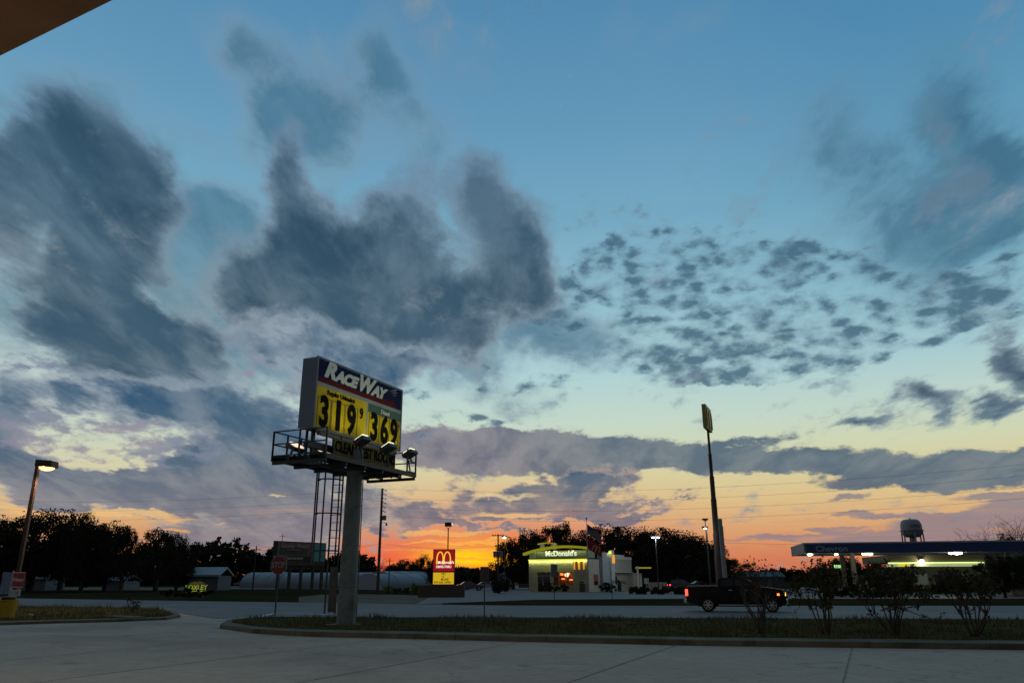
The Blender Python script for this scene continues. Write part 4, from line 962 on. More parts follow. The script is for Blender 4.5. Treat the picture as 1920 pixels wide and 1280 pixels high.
MB().box(xd-.28, xd+.3, -.045, -.005, 1.3, 2.5).build('door_poster', mat('poster_grey', (.26,.27,.27), .6, amt=.6, scale=5), rest)
# interior seen through the glass
inn = MB().box(-Wf+.5, -.45, 3.6, 3.7, .06, HB-.45).build('inner_wall', mat('warm_inner_wall', (.30,.10,.03), .6, amt=.4, scale=1.2), rest)
for k, (x, z, w, h, c) in enumerate([(-.62,2.35,.5,.32,(1,.30,.06,1)),(-.50,2.45,.4,.26,(1,.55,.2,1)),(-.40,2.4,.34,.26,(1,.62,.3,1)),(-.32,2.42,.30,.26,(1,.62,.3,1)),(-.24,2.42,.30,.26,(1,.62,.3,1)),(-.60,1.72,.55,.2,(1,.6,.05,1)),(-.46,1.6,.5,.18,(1,.6,.05,1)),(-.34,1.75,.7,.32,(1,.12,.03,1)),(-.22,1.65,.6,.3,(1,.14,.03,1))]):
    MB().box(Wf*x, Wf*x+w, 3.4, 3.55, z, z+h).build('menu_board', glow('menu_glow_%s' % ('red' if c[1] < .2 else 'amber' if c[1] < .61 and c[2] < .1 else 'orange' if c[1] < .4 else 'cream'), c, 1.6), inn)
lamp('dining_light', 'POINT', (-Wf*.45, 2.2, 2.4), 26, (1,.6,.3), rest, .3)
# right-hand wing: tower block with a lit sign, then a lower drive-through side
xs0, ys0 = 0.0, DP_*.42
tw = MB().box(-.34, .55, ys0*.62, ys0*1.05, 0, HP-.35).build('tower', STUB, rest)
MB().box(.55, .90, ys0*1.00, ys0*1.18, 0, HP+.05).build('pylon_fin', mat('fin_paint', (.5,.54,.54), .6), rest)
nb = MB().box(.50, .96, ys0*1.00-.06, ys0*1.0-.003, HP-.42, HP-.10).build('neon_cap', NEON, rest)
l = lamp('fin_light', 'POINT', (.73, ys0*1.0-.35, HP-.5), 5, (.85,.95,.3), rest, .1)
a2 = arches(0, 0, .9, 1.25*kS, -.07, .07, th=.2); a2.build('side_arches', ARCH, rest, M=Matrix.Translation((.99, ys0*1.09, HP-1.85*kS)) @ Matrix.Rotation(math.radians(90), 4, 'Z'))
MB().box(-.3, .45, ys0*1.181, DP_, 2.9, HB+.15).build('upper_wing', STUC, rest)
MB().box(-.35, .52, ys0*1.185, DP_*.80, HB+.16, HB+.85).build('upper_parapet', WTRM, rest)
MB().box(-.35, .52, DP_*.805, DP_+.02, HB+.16, HB+.60).build('upper_parapet', WTRM, rest)
MB().box(-.3, 1.0, ys0*1.181, DP_*.95, 2.78, 2.895).build('drive_through_ledge', WTRM, rest)
MB().box(-.3, .25, ys0*1.181, DP_, 0, 2.775).build('lower_wing', STUC, rest)
MB().box(-.3, .95, DP_*.955, DP_*1.2, 0, 2.7).build('rear_store', mat('rear_cream', (.5,.47,.36), .8), rest)
f = MB().box(.251, .30, ys0*1.25, ys0*1.5, .9, 2.3).build('window', FRM, rest); MB().box(.301, .31, ys0*1.27, ys0*1.48, .98, 2.22).build('pane', gl_, f)
f = MB().box(-.002, .05, ys0*.30, ys0*.52, .9, 2.5).build('window', mat('red_brown_frame', (.22,.06,.05), .6), rest); MB().box(.051, .06, ys0*.32, ys0*.50, .98, 1.5).build('pane', gl_, f)
p = G(1091, 1109); bn_ = thing('trash_bin', (p.x, p.y-1, 0), 0, 'dark round trash bin before the restaurant wall', 'bin')
MB().lathe([(.38,0),(.46,.05),(.48,1.2),(.52,1.25),(.45,1.5),(.2,1.62)], 20).build('body', mat('dark_green_bin', (.03,.05,.045), .5), bn_, True); MB().lathe([(.53,1.19),(.54,1.27)], 20).build('rim', FRM, bn_)
# flag pole and flags
p = G(1104, 1112); fz = at(1103, 973, p.y).z
fp = thing('flagpole', (p.x, p.y, 0), 0, 'slim white flagpole in front of the restaurant', 'flagpole')
MB().tube((0,0,-.1),(0,0,fz),.07,.035,10).build('pole', mat('pole_white', (.35,.35,.36), .4, .4), fp, True); MB().sphere((0,0,fz+.1), .14, 2).build('finial', mat('gold_ball', (.5,.35,.1), .3, .8), fp, True)
def flag(nm, ztop, w, h, slope, fn, label, mats, seed):
    t = thing(nm, (p.x+.06, p.y, ztop), 0, label, 'flag', 'flags on the restaurant flagpole')
    parts = {}
    N, K = 22, 13
    for key in mats: parts[key] = MB()
    for i in range(N):
        for j in range(K):
            def pt(i, j):
                u, v = i/N, j/K; return (u*w*.93, .13*math.sin(u*9+seed+v*2)*u, -v*h - slope*u*w - .25*u*u)
            key = fn((i+.5)/N, (j+.5)/K); q = [parts[key].bm.verts.new((a[0], a[1], a[2])) for a in (pt(i,j), pt(i+1,j), pt(i+1,j+1), pt(i,j+1))]; parts[key].bm.faces.new(q)
    for key, (nm2, m) in mats.items(): 
        bmesh.ops.remove_doubles(parts[key].bm, verts=parts[key].bm.verts, dist=.001); parts[key].build(nm2, m, t)
    return t
FR = mat('flag_red', (.14,.02,.03), .8); FW = mat('flag_white', (.22,.21,.22), .8); FB = mat('flag_blue', (.03,.04,.12), .8); FCR = mat('flag_crimson', (.24,.008,.03), .8)
flag('national_flag', fz-.6, 2.0, 1.25, .62, lambda u, v: 'b' if (u < .42 and v < .54) else ('r' if int(v*13) % 2 == 0 else 'w'), 'striped red and white flag with a blue corner, the upper of two', {'r': ('red_stripes', FR), 'w': ('white_stripes', FW), 'b': ('blue_canton', FB)}, 0)
fl2 = flag('company_flag', fz-2.45, 1.9, 1.4, .42, lambda u, v: 'r', 'plain crimson flag with yellow arches, the lower of two', {'r': ('cloth', FCR)}, 1)
am = arches(0, 0, 1.0, .8, -.10, .10, th=.18); am.build('arches_mark', mat('flag_yellow', (.45,.34,.12), .8), fl2, M=Matrix.Translation((.95, .0, -1.72)) @ Matrix.Rotation(math.radians(24), 4, 'Y'))
# road sign with arches, reader board
p = G(834, 1119); rs = thing('restaurant_road_sign', (p.x, p.y, 0), 0, 'red board with yellow arches over a yellow letter board on a stone base', 'sign')
Y = p.y
def zx(px, py): q = at(px, py, Y); return q.x-p.x, q.z
xl, zt_ = zx(812.5, 1029); xr, _ = zx(853, 1029); _, zm = zx(833, 1071.5); _, zb_ = zx(833, 1094.5)
MB().box(xl-1.5, xr+1.1, -.1, .7, -.1, zb_-.12).build('stone_base', brick('tan_stone', (.085,.07,.05,1), (.12,.10,.07,1), 2.0), rs, bevel=.03)
RS = glow('backlit_red', (.30,.004,.012,1), .85, (.3,.01,.015)); YS = glow('backlit_yellow', (.80,.50,.015,1), .72, (.5,.35,.02))
MB().box(xl, xr, 0, .55, zb_-.1, zt_).build('case', mat('case_dark_red', (.09,.01,.015), .5), rs)
r1 = MB().box(xl+.06, xr-.06, -.02, -.002, zm+.08, zt_-.07).build('red_face', RS, rs)
y1_ = MB().box(xl+.06, xr-.06, -.02, -.002, zb_+.0, zm-.06).build('letter_board', YS, rs)
AY = glow('backlit_arch_yellow', (.95,.60,.03,1), .95, (.6,.4,.02)); AW = glow('backlit_white', (.95,.85,.66,1), .95, (.6,.6,.55))
wR = xr-xl; ah = (zt_-zm)*.56; az0 = zm+(zt_-zm)*.34
arches(xl+wR*.49, az0, wR*.66, ah, -.05, -.02, th=.145).build('arches_mark', AY, r1)
text('lettering', "McDonald's", .44*Y/100, AW, r1, Matrix.Translation((xl+wR*.60, -.065, az0+ah*.13)), ext=.01, off=.012, xs=1.0)
text('lettering', 'DRIVE-THRU', .40*Y/100, AW, r1, Matrix.Translation((xl+wR*.5, -.03, zm+.52)), ext=.01, off=.01, xs=.84)
for i, (s_, zz, xx) in enumerate([('TRY', .82, .5), ('A', .60, .48), ('MCRIB', .38, .56), ('WE ARE OPEN', .14, .46)]):
    text('lettering', s_, .30, mat('board_letters', (.06,.03,.005), .6), y1_, Matrix.Translation((xl+wR*xx, -.03, zb_+(zm-zb_)*zz)), ext=.006, off=.006, xs=.95)
# flood pole behind that sign
p = G(838, 1113); t = thing('floodlight_pole', (p.x, p.y, 0), 0, 'pole with a twin floodlight head rising behind the red sign', 'lamp post')
zt2 = at(838, 985, p.y).z; MB().tube((0,0,-.1),(0,0,zt2-.3),.10,.07,10).build('pole', DARKM, t, True)
MB().box(-.45,.45,-.35,.3,zt2-.1,zt2+.42).build('head', DARKM, t, M=None, bevel=.05); MB().box(.451,.55,-.25,.2,zt2+.05,zt2+.38).build('lens', glow('dim_lens', (.6,.75,.5,1), 1.0), t)
MB().bar((-.25,0,zt2-.1),(0,0,zt2-.5),.06).bar((.25,0,zt2-.1),(0,0,zt2-.5),.06).build('yoke', DARKM, t)
# other lamps round the restaurant lot
COOL = glow('cool_lamp_lens', (.55,1,.95,1), 6); COOLW = glow('cool_white_lens', (.85,.95,1,1), 14)
def lot_lamp(px, py, Y, label, m, heads=((0,0),), gy=1106, light=30, r=.28, group='lamps round the restaurant lot'):
    q = at(px, py, Y); t = thing('lot_lamp', (q.x, Y, 0), 0, label, 'lamp post', group); MB().tube((0,0,-.1),(0,0,q.z-.1),.09,.06,8).build('pole', DARKM, t, True)
    for dx_, dz_ in heads:
        h = MB().bevbox(dx_-.42, dx_+.42, -.3, .3, q.z+dz_+.03, q.z+dz_+.28, .04).build('lamp_head', DARKM, t); MB().sphere((dx_, -.1, q.z+dz_), r, 2, (1,1,.6)).build('lens', m, h, True)
    if light: lamp('lamp_light', 'POINT', (0,-.4,q.z-.3), light, (.8,.95,1), t, .3)
    if len(heads) > 1: MB().bar((heads[0][0],0,q.z+.1),(heads[-1][0],0,q.z+.1),.07).build('crossbar', DARKM, t)
    return t
lot_lamp(946, 1007, 128, 'lamp with a cyan glow beside the crossarm utility pole', COOL, light=60)
lot_lamp(1229, 1007, 118, 'pair of bright white floodlights against the dark oaks', COOLW, ((-.4,0),(.4,0)), light=420, r=.2)
lot_lamp(1322, 975, 120, 'tall unlit lamp with a dark angled head left of the very tall pole', mat('unlit_lens', (.2,.2,.2), .3), light=0)
lot_lamp(1325, 990, 116, 'white lit lamp just below the dark angled lamp head', COOLW, ((-.25,0),), light=60, r=.2)
# tall sign pole seen edge-on
PY = 118; b = at(1352, 1108, PY); pt_ = thing('tall_pole_sign', (b.x, PY, 0), math.radians(67), 'very tall stepped sign pole with a yellow sign seen edge-on', 'sign')
z_ = lambda py: at(1340, py, PY).z
m_ = MB(); steps = [(-.1, z_(1040), .62), (z_(1040), z_(1000), .52), (z_(1000), z_(935), .44), (z_(935), z_(893), .36), (z_(893), z_(850), .27), (z_(850), z_(800), .19)]
for a, b2, r_ in steps: m_.lathe([(r_+.03, a), (r_, a+.1), (r_*.97, b2)], 18)
m_.build('pole', mat('rust_brown_pole', (.06,.035,.025), .6, .2), pt_, True)
zb3, zt3 = z_(806), z_(763)
cb_ = MB().prism([(-2.6, zb3),(2.6, zb3),(2.6, zt3),(-2.6, zt3)], -.30, .30).build('cabinet', mat('ochre_cabinet', (.34,.30,.07), .5), pt_)
arches(0, zb3+.35, 4.6, 3.0, -.46, -.302, th=.18).build('arches_mark', mat('amber_plastic', (.55,.36,.01), .4), pt_)
# concrete pole beside it
PY2 = 84; b = at(1361, 1108, PY2); zt4 = at(1355, 972, PY2).z
t = thing('concrete_pole', (b.x, PY2, 0), 0, 'pale square concrete pole right of the very tall sign pole', 'utility pole'); MB().bar((0,0,-.1),(0,0,zt4),.36).build('shaft', mat('pale_pole', (.24,.27,.27), .7, amt=.25, scale=.8), t, bevel=.03)
MB().bar((.22,-.1,0),(.22,-.1,zt4*.9),.05).build('conduit', FRM, t)
# yellow clearance arm
p = G(1197, 1106); t = thing('clearance_bar', (p.x, p.y, 0), 0, 'yellow drive-through clearance arm on a white post', 'barrier'); zt5 = at(1196, 1061, p.y).z
MB().bar((0,0,-.1),(0,0,zt5),.32).build('post', WTRM, t); MB().bar((.5,.2,-.1),(.5,.2,zt5*.55),.22).build('speaker_post', WTRM, t); MB().bar((-.3,0,zt5-.25),(2.3,0,zt5-.25),.12,.22).build('arm', YRF, t)
# striped fence panel by the driveway
a = G(1216, 1106); b = G(1252, 1106); t = thing('striped_barrier', (a.x, a.y, 0), 0, 'low white barrier with red stripes near the parked station wagon', 'barrier'); L = (b-a).length
MB().box(0, L, -.05, .05, .15, 1.25).build('panel', mat('barrier_white', (.34,.30,.26), .7), t)
mm = MB()
for k in range(5): MB().box(.4+k*L/5, .55+k*L/5, -.06, -.051, .3, 1.1).build('stripe', mat('barrier_red', (.35,.04,.03), .6), t)
p = G(1213, 1106); t = thing('menu_board_stand', (p.x, p.y, 0), 0, 'small white menu board on a post left of the striped barrier', 'sign'); MB().bar((0,0,-.1),(0,0,1.0),.15).build('post', FRM, t); MB().bevbox(-.4,.4,-.1,.1,1.0,1.9,.05).build('board', mat('board_white', (.45,.45,.42), .6), t)
# green box behind the wagon
p = G(1300, 1100); t = thing('dumpster', (p.x, p.y+8, 0), 0, 'green dumpster behind the parked station wagon', 'dumpster'); MB().prism([(-1.6,.1),(1.6,.1),(1.8,1.9),(-1.8,1.9)], -.8, .8).build('body', mat('dumpster_green', (.03,.13,.09), .6, amt=.3), t); MB().box(-1.85,1.85,-.85,.85,1.91,2.0).build('lid', mat('lid_green', (.04,.10,.08), .6), t)
# white storage units left of the restaurant
for i, (x0, x1, y0, y1, lb) in enumerate([(933, 944, 1072, 1103, 'narrow pale container left of the white container'), (947, 963, 1076, 1100, 'white container by the left end of the restaurant trees')]):
    a = G(x0, 1103); b = at(x1, y1, a.y); h = at(x0, y0, a.y).z; t = thing('container', (a.x, a.y, 0), math.radians(-12), lb, 'container', 'containers left of the restaurant'); w = (b-a).xy.length
    k = MB().box(0, w, 0, 5, .1, h); k.build('body', mat('container_white', (.33,.36,.40), .6, amt=.15), t); d = MB()
    d.box(.06, w/2-.03, -.03, -.002, .2, h-.12); d.build('door', mat('container_white', (.33,.36,.40), .6), t); MB().box(w/2+.03, w-.06, -.03, -.002, .2, h-.12).build('door', mat('container_white', (.33,.36,.40), .6), t)
# ================================================================== second fuel station
c0 = at(1512, 1037, 80); ca = math.radians(-13)
def solve_canopy():
    return c0
TT = at(1512, 1017, 80).z; TB = c0.z
ft = thing('canopy', (c0.x, c0.y, 0), ca, 'long flat fuel station canopy with blue fascia and white edge', 'canopy')
LC, DC = 62, 11.0
NAVY = mat('navy_fascia', (.006,.04,.15), .5, amt=.1); LG = mat('pale_fascia', (.20,.19,.17), .5, amt=.1)
MB().box(0, LC, .2, DC, TB+.02, TB+.12).build('soffit', mat('soffit_white', (.35,.35,.32), .6), ft)
ff = MB().box(0.0, LC, 0, .19, TB, TT-.14).build('fascia', NAVY, ft)
MB().box(-.03, LC, -.03, .21, TT-.138, TT).build('edge_trim', mat('edge_white', (.33,.34,.36), .5), ft)
MB().box(-.19, -.003, 0, DC, TB, TT-.14).build('end_fascia', LG, ft); MB().box(-.22, -.032, -.03, DC, TT-.138, TT-.002).build('edge_trim', mat('edge_white', (.33,.34,.36), .5), ft)
MB().box(0.01, LC, .22, DC, TT-.3, TT-.15).build('roof', mat('canopy_roof', (.2,.2,.2), .6), ft)
text('lettering', 'Chevron', .78, mat('dim_letters', (.30,.37,.45), .5), ff, Matrix.Translation((2.45, -.04, (TB+TT)/2-.10)), ext=.03, off=.012, xs=1.1)
for x, y in ((4.6, 2.6), (4.6, 8.4), (19, 2.6), (19, 8.4), (34, 2.6), (34, 8.4)): MB().box(x, x+.4, y, y+.4, -.1, TB+.019).build('column', mat('column_grey', (.09,.09,.09), .6), ft)
GRW = glow('green_white_lens', (.75,1,.45,1), 9); VIO = glow('violet_lens', (.95,.8,1,1), 16); AMB = glow('amber_lens', (1,.75,.3,1), 10)
li = Matrix.Rotation(-ca, 3, 'Z')
for px_l, py_l, m, r_, pw in [(1519,1038,GRW,.2,30),(1527,1037,GRW,.18,0),(1578,1036,AMB,.14,0),(1586,1034.5,GRW,.14,0),(1593,1033.5,GRW,.17,0),(1601,1032,GRW,.17,18),(1640,1036,GRW,.26,18),(1658,1031.5,AMB,.16,0),(1669,1030.5,GRW,.2,10),(1859,1028,AMB,.22,20),(1880,1027,VIO,.28,60),(1897,1026,GRW,.24,0),(1917,1024,GRW,.22,10)]:
    # put each lamp under the soffit at the place the line of sight crosses it
    q = G(px_l, py_l, TB-.06); v = li @ (q-Vector((c0.x, c0.y, 0)))
    if not (.4 < v.y < DC-.3): v.y = min(max(v.y, .5), DC-.5); 
    d_ = ray(px_l, py_l)
    fx = MB().box(v.x-.28, v.x+.28, v.y-.28, v.y+.28, TB-.02, TB+.018).build('lamp_housing', WTRM, ft); MB().sphere((v.x, v.y, TB-.10), r_, 2, (1,1,.5)).build('lens', m, fx, True)
    if pw: lamp('canopy_light', 'POINT', (v.x, v.y, TB-.4), pw*1.6, (1,.95,.7), ft, .2)
# fuel pumps
for x in (6.0, 20.5, 26.0): 
    v = Matrix.Rotation(ca, 3, 'Z') @ Vector((x, 5.5, 0)); t = thing('fuel_pump', (c0.x+v.x, c0.y+v.y, 0), ca, {6.0:'fuel pump near the left canopy columns',20.5:'fuel pump under the middle of the blue canopy',26.0:'fuel pump right of the middle of the blue canopy'}[x], 'fuel pump', 'fuel pumps under the blue canopy')
    MB().bevbox(-.45,.45,-.3,.3,.12,1.5,.05).build('body', mat('pump_grey', (.16,.17,.18), .5), t); MB().bevbox(-.42,.42,-.28,.28,1.5,2.1,.04).build('display_head', mat('pump_blue', (.05,.10,.25), .5), t); MB().box(-.8,.8,-.5,.5,-.02,.12).build('island', KERB, t)
# store under the canopy
SY = 104; s0 = at(1690, 1090, SY); st = thing('store', (s0.x, SY, 0), math.radians(-10), 'single storey fuel store with a lit pale green fascia strip', 'store'); kx = SY/1421
h1, h2 = at(1760, 1061.5, SY).z, at(1760, 1054.5, SY).z; hr = at(1760, 1040, SY).z
MB().box(0, 15.5, 0, 12, -.05, h1-.01).build('wall', mat('store_wall', (.10,.10,.09), .8, amt=.2), st)
MB().box(-1.5, 10.6, -1.0, 12, h2+.05, hr).build('mansard', mat('store_mansard', (.20,.17,.085), .8, amt=.15), st)
MB().box(10.61, 15.6, -.6, 12, h1+.4, hr).build('mansard_end', mat('store_mansard2', (.16,.16,.12), .8, amt=.15), st)
FST = glow('lit_green_fascia', (.55,.66,.30,1), .55, (.3,.33,.2)); FLT = glow('lit_fascia_tube', (.80,1,.35,1), 1.3)
MB().box(-1.6, 10.5, -1.12, -.4, h1, h2-.08).build('lit_fascia', FST, st); MB().box(-1.6, 10.5, -1.2, -1.0, h2-.075, h2+.04).build('light_strip', FLT, st); MB().box(-.4, .9, -1.16, -1.121, h1+.04, h2-.1).build('yellow_sign', glow('lit_yellow_sign', (.75,.62,.02,1), .8), st)
for i, x in enumerate((1.5, 4.0, 6.5, 9.0, 12.0)):
    f = MB().box(x, x+1.8, -.05, -.002, .4, 2.4).build('window', FRM, st); MB().box(x+.08, x+1.72, -.07, -.052, .48, 2.32).build('pane', glow('dim_shop_glass', (.09,.12,.09,1), .35, (.03,.03,.03)) if i % 2 == 0 else gl_, f)
q = at(1727, 1049, SY-1.5); v = Matrix.Rotation(math.radians(10), 3, 'Z') @ (q-Vector((s0.x, SY, 0)))
f = MB().bevbox(v.x-.25, v.x+.25, v.y-.2, v.y+.2, q.z-.05, q.z+.2, .03).build('wall_lamp', DARKM, st); MB().sphere((v.x, v.y-.1, q.z-.1), .26, 2, (1,.8,.7)).build('lens', VIO, f, True); MB().bar((v.x, v.y, q.z+.1), (v.x, -1.0+.1, q.z+.1), .07).build('lamp_arm', DARKM, st)
lamp('store_light', 'POINT', (v.x, v.y-.4, q.z-.3), 70, (1,.95,.75), st, .2)
# green lit price box near the columns
q = at(1570, 1061, 90); t = thing('price_box', (q.x, 90, 0), 0, 'small green lit box near the left canopy columns', 'sign'); MB().bar((0,0,-.1),(0,0,q.z-.3),.12).build('post', DARKM, t); MB().box(-.55,.55,-.15,.15,q.z-.28,q.z+.24).build('case', DARKM, t)
for k, x in enumerate((-.36,-.12,.12,.36)): MB().box(x-.09, x+.09, -.17, -.151, q.z-.18, q.z+.14).build('digit', glow('green_led', (.35,.75,.25,1), 1.2), t)
# ================================================================== water tower
WY = 520; q = at(1709, 992, WY); wt = thing('water_tower', (q.x, WY, 0), 0, 'grey round water tower on legs above the blue canopy', 'water tower'); R_ = (at(1727.5, 990, WY)-at(1690.5, 990, WY)).length/2
ztp, zbt = at(1709, 973, WY).z, at(1709, 1007, WY).z; WG = mat('tower_paint', (.24,.29,.34), .6, amt=.1, scale=.1)
prof = []; hh = ztp-zbt
for i in range(15):
    t = i/14; prof.append((R_*max(.02, math.sin(math.pi*min(1, t*1.0))**.36), zbt+hh*(1-math.cos(math.pi*t))/2))
tk = MB().lathe(prof, 36).build('tank', WG, wt, True)
MB().lathe([(R_*1.0, zbt+hh*.36),(R_*1.12, zbt+hh*.36),(R_*1.12, zbt+hh*.39),(R_*1.0, zbt+hh*.39)], 36).build('balcony', WG, wt)
MB().lathe([(.6, ztp-.1),(.5, ztp+.5),(.1, ztp+.9)], 12).build('vent', WG, wt)
for k in range(6): a = k*math.pi/3+.3; MB().tube((math.cos(a)*R_*1.12, math.sin(a)*R_*1.12, 0), (math.cos(a)*R_*.98, math.sin(a)*R_*.98, zbt+hh*.42), .55, .45, 8).build('leg', WG, wt, True)
MB().tube((0,0,0),(0,0,zbt+1),1.3,1.3,12).build('riser', WG, wt, True)
text('lettering', 'LOXLEY', 2.2, mat('tower_letters', (.07,.09,.11), .6), tk, Matrix.Translation((0, -R_-.12, zbt+hh*.62)), ext=.1, xs=1.0)
# ================================================================== utility poles and lines
WOOD = mat('pole_wood', (.055,.045,.04), .9, amt=.4, scale=3)
def at_pole(px, pytop, Y): return at(px, pytop, Y)
# main pole by the highway
Y1 = G(714, 1114).y; q1 = at(717, 915, Y1); u1 = thing('utility_pole', (q1.x, Y1, 0), 0, 'tall wooden utility pole with side insulators and a can transformer', 'utility pole')
MB().tube((0,0,-.2),(0,0,q1.z),.21,.13,10).build('pole', WOOD, u1, True)
zz = lambda py, Y=Y1: at(720, py, Y).z
for k, py in enumerate((917, 925, 933, 941, 949, 957)): 
    mI = MB(); mI.tube((.1,0,zz(py)),(.5,0,zz(py)-.16),.05,.03,6); mI.sphere((.52,0,zz(py)-.15),.09,1); mI.build('insulator', DARKM, u1)
MB().lathe([(.05,zz(975)),(.28,zz(974.6)),(.28,zz(967)),(.12,zz(965.5))], 14, (.42,0,0)).build('transformer', mat('can_grey', (.12,.13,.15), .5, .3), u1, True)
MB().path([(.1,0,zz(979)),(.5,0,zz(979.5)),(.75,0,zz(980))], .03).lathe([(.05,zz(979)),(.15,zz(984)),(.05,zz(985))], 10, (.75,0,0)).build('lamp_arm', DARKM, u1)
# crossarm pole
Y2 = 140; q2 = at(934, 1001, Y2); u2 = thing('utility_pole', (q2.x, Y2, 0), 0, 'wooden utility pole with a crossarm and two hanging transformers', 'utility pole')
zz2 = lambda py: at(935, py, Y2).z; sx = Y2/1421
MB().tube((0,0,-.2),(0,0,q2.z),.18,.12,8).build('pole', WOOD, u2, True); MB().bar((-11.5*sx,0,zz2(1003.5)),(11*sx,0,zz2(1003.5)),.14).build('crossarm', WOOD, u2); MB().bar((-6*sx,0,zz2(1022)),(6*sx,0,zz2(1022)),.1).build('crossarm', WOOD, u2)
for s_ in (-1,1): MB().lathe([(.1,zz2(1043)),(.42,zz2(1042.8)),(.42,zz2(1033.5)),(.15,zz2(1032.6))], 14, (4.6*sx*s_,0,0)).build('transformer', mat('can_grey2', (.14,.15,.18), .5), u2, True)
for x in (-10,-5,5,10): MB().tube((x*sx,0,zz2(1003.5)),(x*sx,0,zz2(1001)),.06,.04,6).build('insulator', DARKM, u2)
# small ones
def small_pole(px, pt, pb, label, r_=.13, Y=None, arm=True):
    Yq = Y or G(px, pb).y; q = at(px, pt, Yq); t = thing('utility_pole', (q.x, Yq, 0), 0, label, 'utility pole'); MB().tube((0,0,-.2),(0,0,q.z),r_,r_*.7,8).build('pole', WOOD, t, True)
    if arm: MB().bar((-.7,0,q.z-.5),(.7,0,q.z-.5),.09).build('crossarm', WOOD, t)
    return q
qa = small_pole(481, 1023, 1111, 'wooden utility pole left of the old billboard')
qb = small_pole(731, 1046, 1100, 'short thin pole just right of the tall utility pole', .1, 150)
qc = small_pole(530, 1001, 1090, 'thin pole whose top shows above the old billboard', .1, 190)
p = G(908, 1158); t = thing('road_marker', (p.x, p.y, 0), 0, 'thin brown sign post at the near edge of the highway, seen from behind', 'sign'); MB().bar((0,0,-.05),(0,0,2.35),.055).build('post', mat('post_brown', (.08,.06,.05), .7), t); MB().box(-.22,.22,.035,.05,1.75,2.4).build('plate', mat('plate_dim', (.085,.065,.06), .6), t)
p = G(1040, 1124); t = thing('street_sign_post', (p.x, p.y, 0), 0, 'small grey sign on a post before the restaurant door', 'sign'); MB().bar((0,0,-.05),(0,0,3.0),.06).build('post', DARKM, t); MB().box(-.3,.3,-.05,-.032,2.0,3.1).build('plate', mat('plate_grey', (.16,.17,.18), .6, amt=.5, scale=5), t)
p = G(1148, 1124); t = thing('short_post', (p.x, p.y, 0), 0, 'short thin post in the grass strip right of the restaurant', 'post'); MB().bar((0,0,-.05),(0,0,1.1),.06).build('shaft', DARKM, t); MB().bar((0,0,1.1),(0,0,1.2),.08).build('cap', FRM, t)
# wires
WIRE = mat('wire', (.03,.03,.035), .6)
def wire(pts, sag, r_, label):
    a, b = Vector(pts[0]), Vector(pts[1]); P_ = []
    for i in range(25): t = i/24; q = a.lerp(b, t); q.z -= sag*4*t*(1-t); P_.append(q)
    o = MB().path([q-a for q in P_], r_, 5).build('power_line', WIRE); o.location = a; tag(o, label, 'power line', 'power lines strung along the highway')
nm_ = ['top', 'second', 'third', 'lowest']
for k, (yl, yr, ym) in enumerate([(916, 865, 0), (933, 886, 0), (950, 908, 0), (967, 929, 0)]):
    a = at(722, yl, Y1); Yr = 68; b = at(1975, yr, Yr)
    wire((a, b), 1.3, .009, '%s of the four wires running from the tall utility pole to the right edge' % nm_[k])
    a2_ = at(716, yl, Y1); b2_ = at(-60, yl+(-8+26*k*0+26), Y1+75)
    if k < 3: wire((a2_, b2_), 1.2, .012, '%s of the three wires running from the tall utility pole to the left' % nm_[k])
wire((at(716, 980, Y1), at(481, 1027, qa.y)), .6, .012, 'wire dropping left from the tall utility pole to the smaller pole')
wire((at(716, 1018, Y1), at(481, 1030, qa.y)), .6, .012, 'low wire between the tall utility pole and the smaller left pole')
wire((at(481, 1030, qa.y), at(-80, 1030, 260)), 1.5, .013, 'low wire running left from the pole near the billboard')
wire((at(722, 1020, Y1), at(934, 1022, Y2)), .5, .012, 'low wire between the tall utility pole and the crossarm pole')
wire((at(1350, 1017, 95), at(1990, 1000, 100)), .6, .012, 'single low wire above the blue canopy')
# ================================================================== old billboard
Yb = 112; a = at(516, 1013, Yb); b = at(612, 1020, Yb*1.07); bl = thing('billboard', (a.x, Yb, 0), math.atan2(Yb*.07, b.x-a.x), 'faded brown and green billboard on dark wooden posts', 'billboard'); L = (b.xy-a.xy).length
zt_, zb_ = a.z, at(516, 1053, Yb).z; zm_ = zb_+.0
MB().box(0, L, 0, .35, zb_-.5, zt_).build('frame', mat('board_frame', (.02,.02,.03), .8), bl)
BRP = mat('faded_maroon', (.19,.08,.08), .8, amt=.35, scale=.8); TEAL = mat('faded_teal', (.09,.27,.26), .8, amt=.25, scale=.7); OLV = mat('faded_olive', (.055,.055,.035), .8, amt=.35, scale=1)
pn = MB().box(.75, L*.69, -.03, -.002, zb_+.9, zt_-.1).build('panel', BRP, bl); MB().box(.95, L*.62, -.034, -.031, zb_+1.05, zb_+2.1).build('lower_field', OLV, pn)
MB().box(L*.695, L-.12, -.03, -.002, zb_+.2, zt_-.1).build('panel', TEAL, bl); MB().box(.6, L-.2, -.06, -.031, zb_-.48, zb_+.18).build('apron', mat('apron_brown', (.05,.035,.025), .8, amt=.3), bl)
MB().box(.52, .74, -.034, -.002, zb_+.9, zt_-.1).build('edge_strip', mat('teal_edge', (.05,.20,.17), .8), bl)
PAL = mat('faded_letters', (.34,.30,.28), .8); PAL2 = mat('pale_letters', (.48,.47,.45), .8)
text('lettering', 'Loxley Motel', .92, PAL, pn, Matrix.Translation((L*.38, -.045, zt_-.62)), ext=.01, off=.01, xs=1.0)
text('lettering', 'AIR CONDITIONED', .30, PAL, pn, Matrix.Translation((L*.37, -.045, zb_+1.75)), ext=.01, xs=1.0)
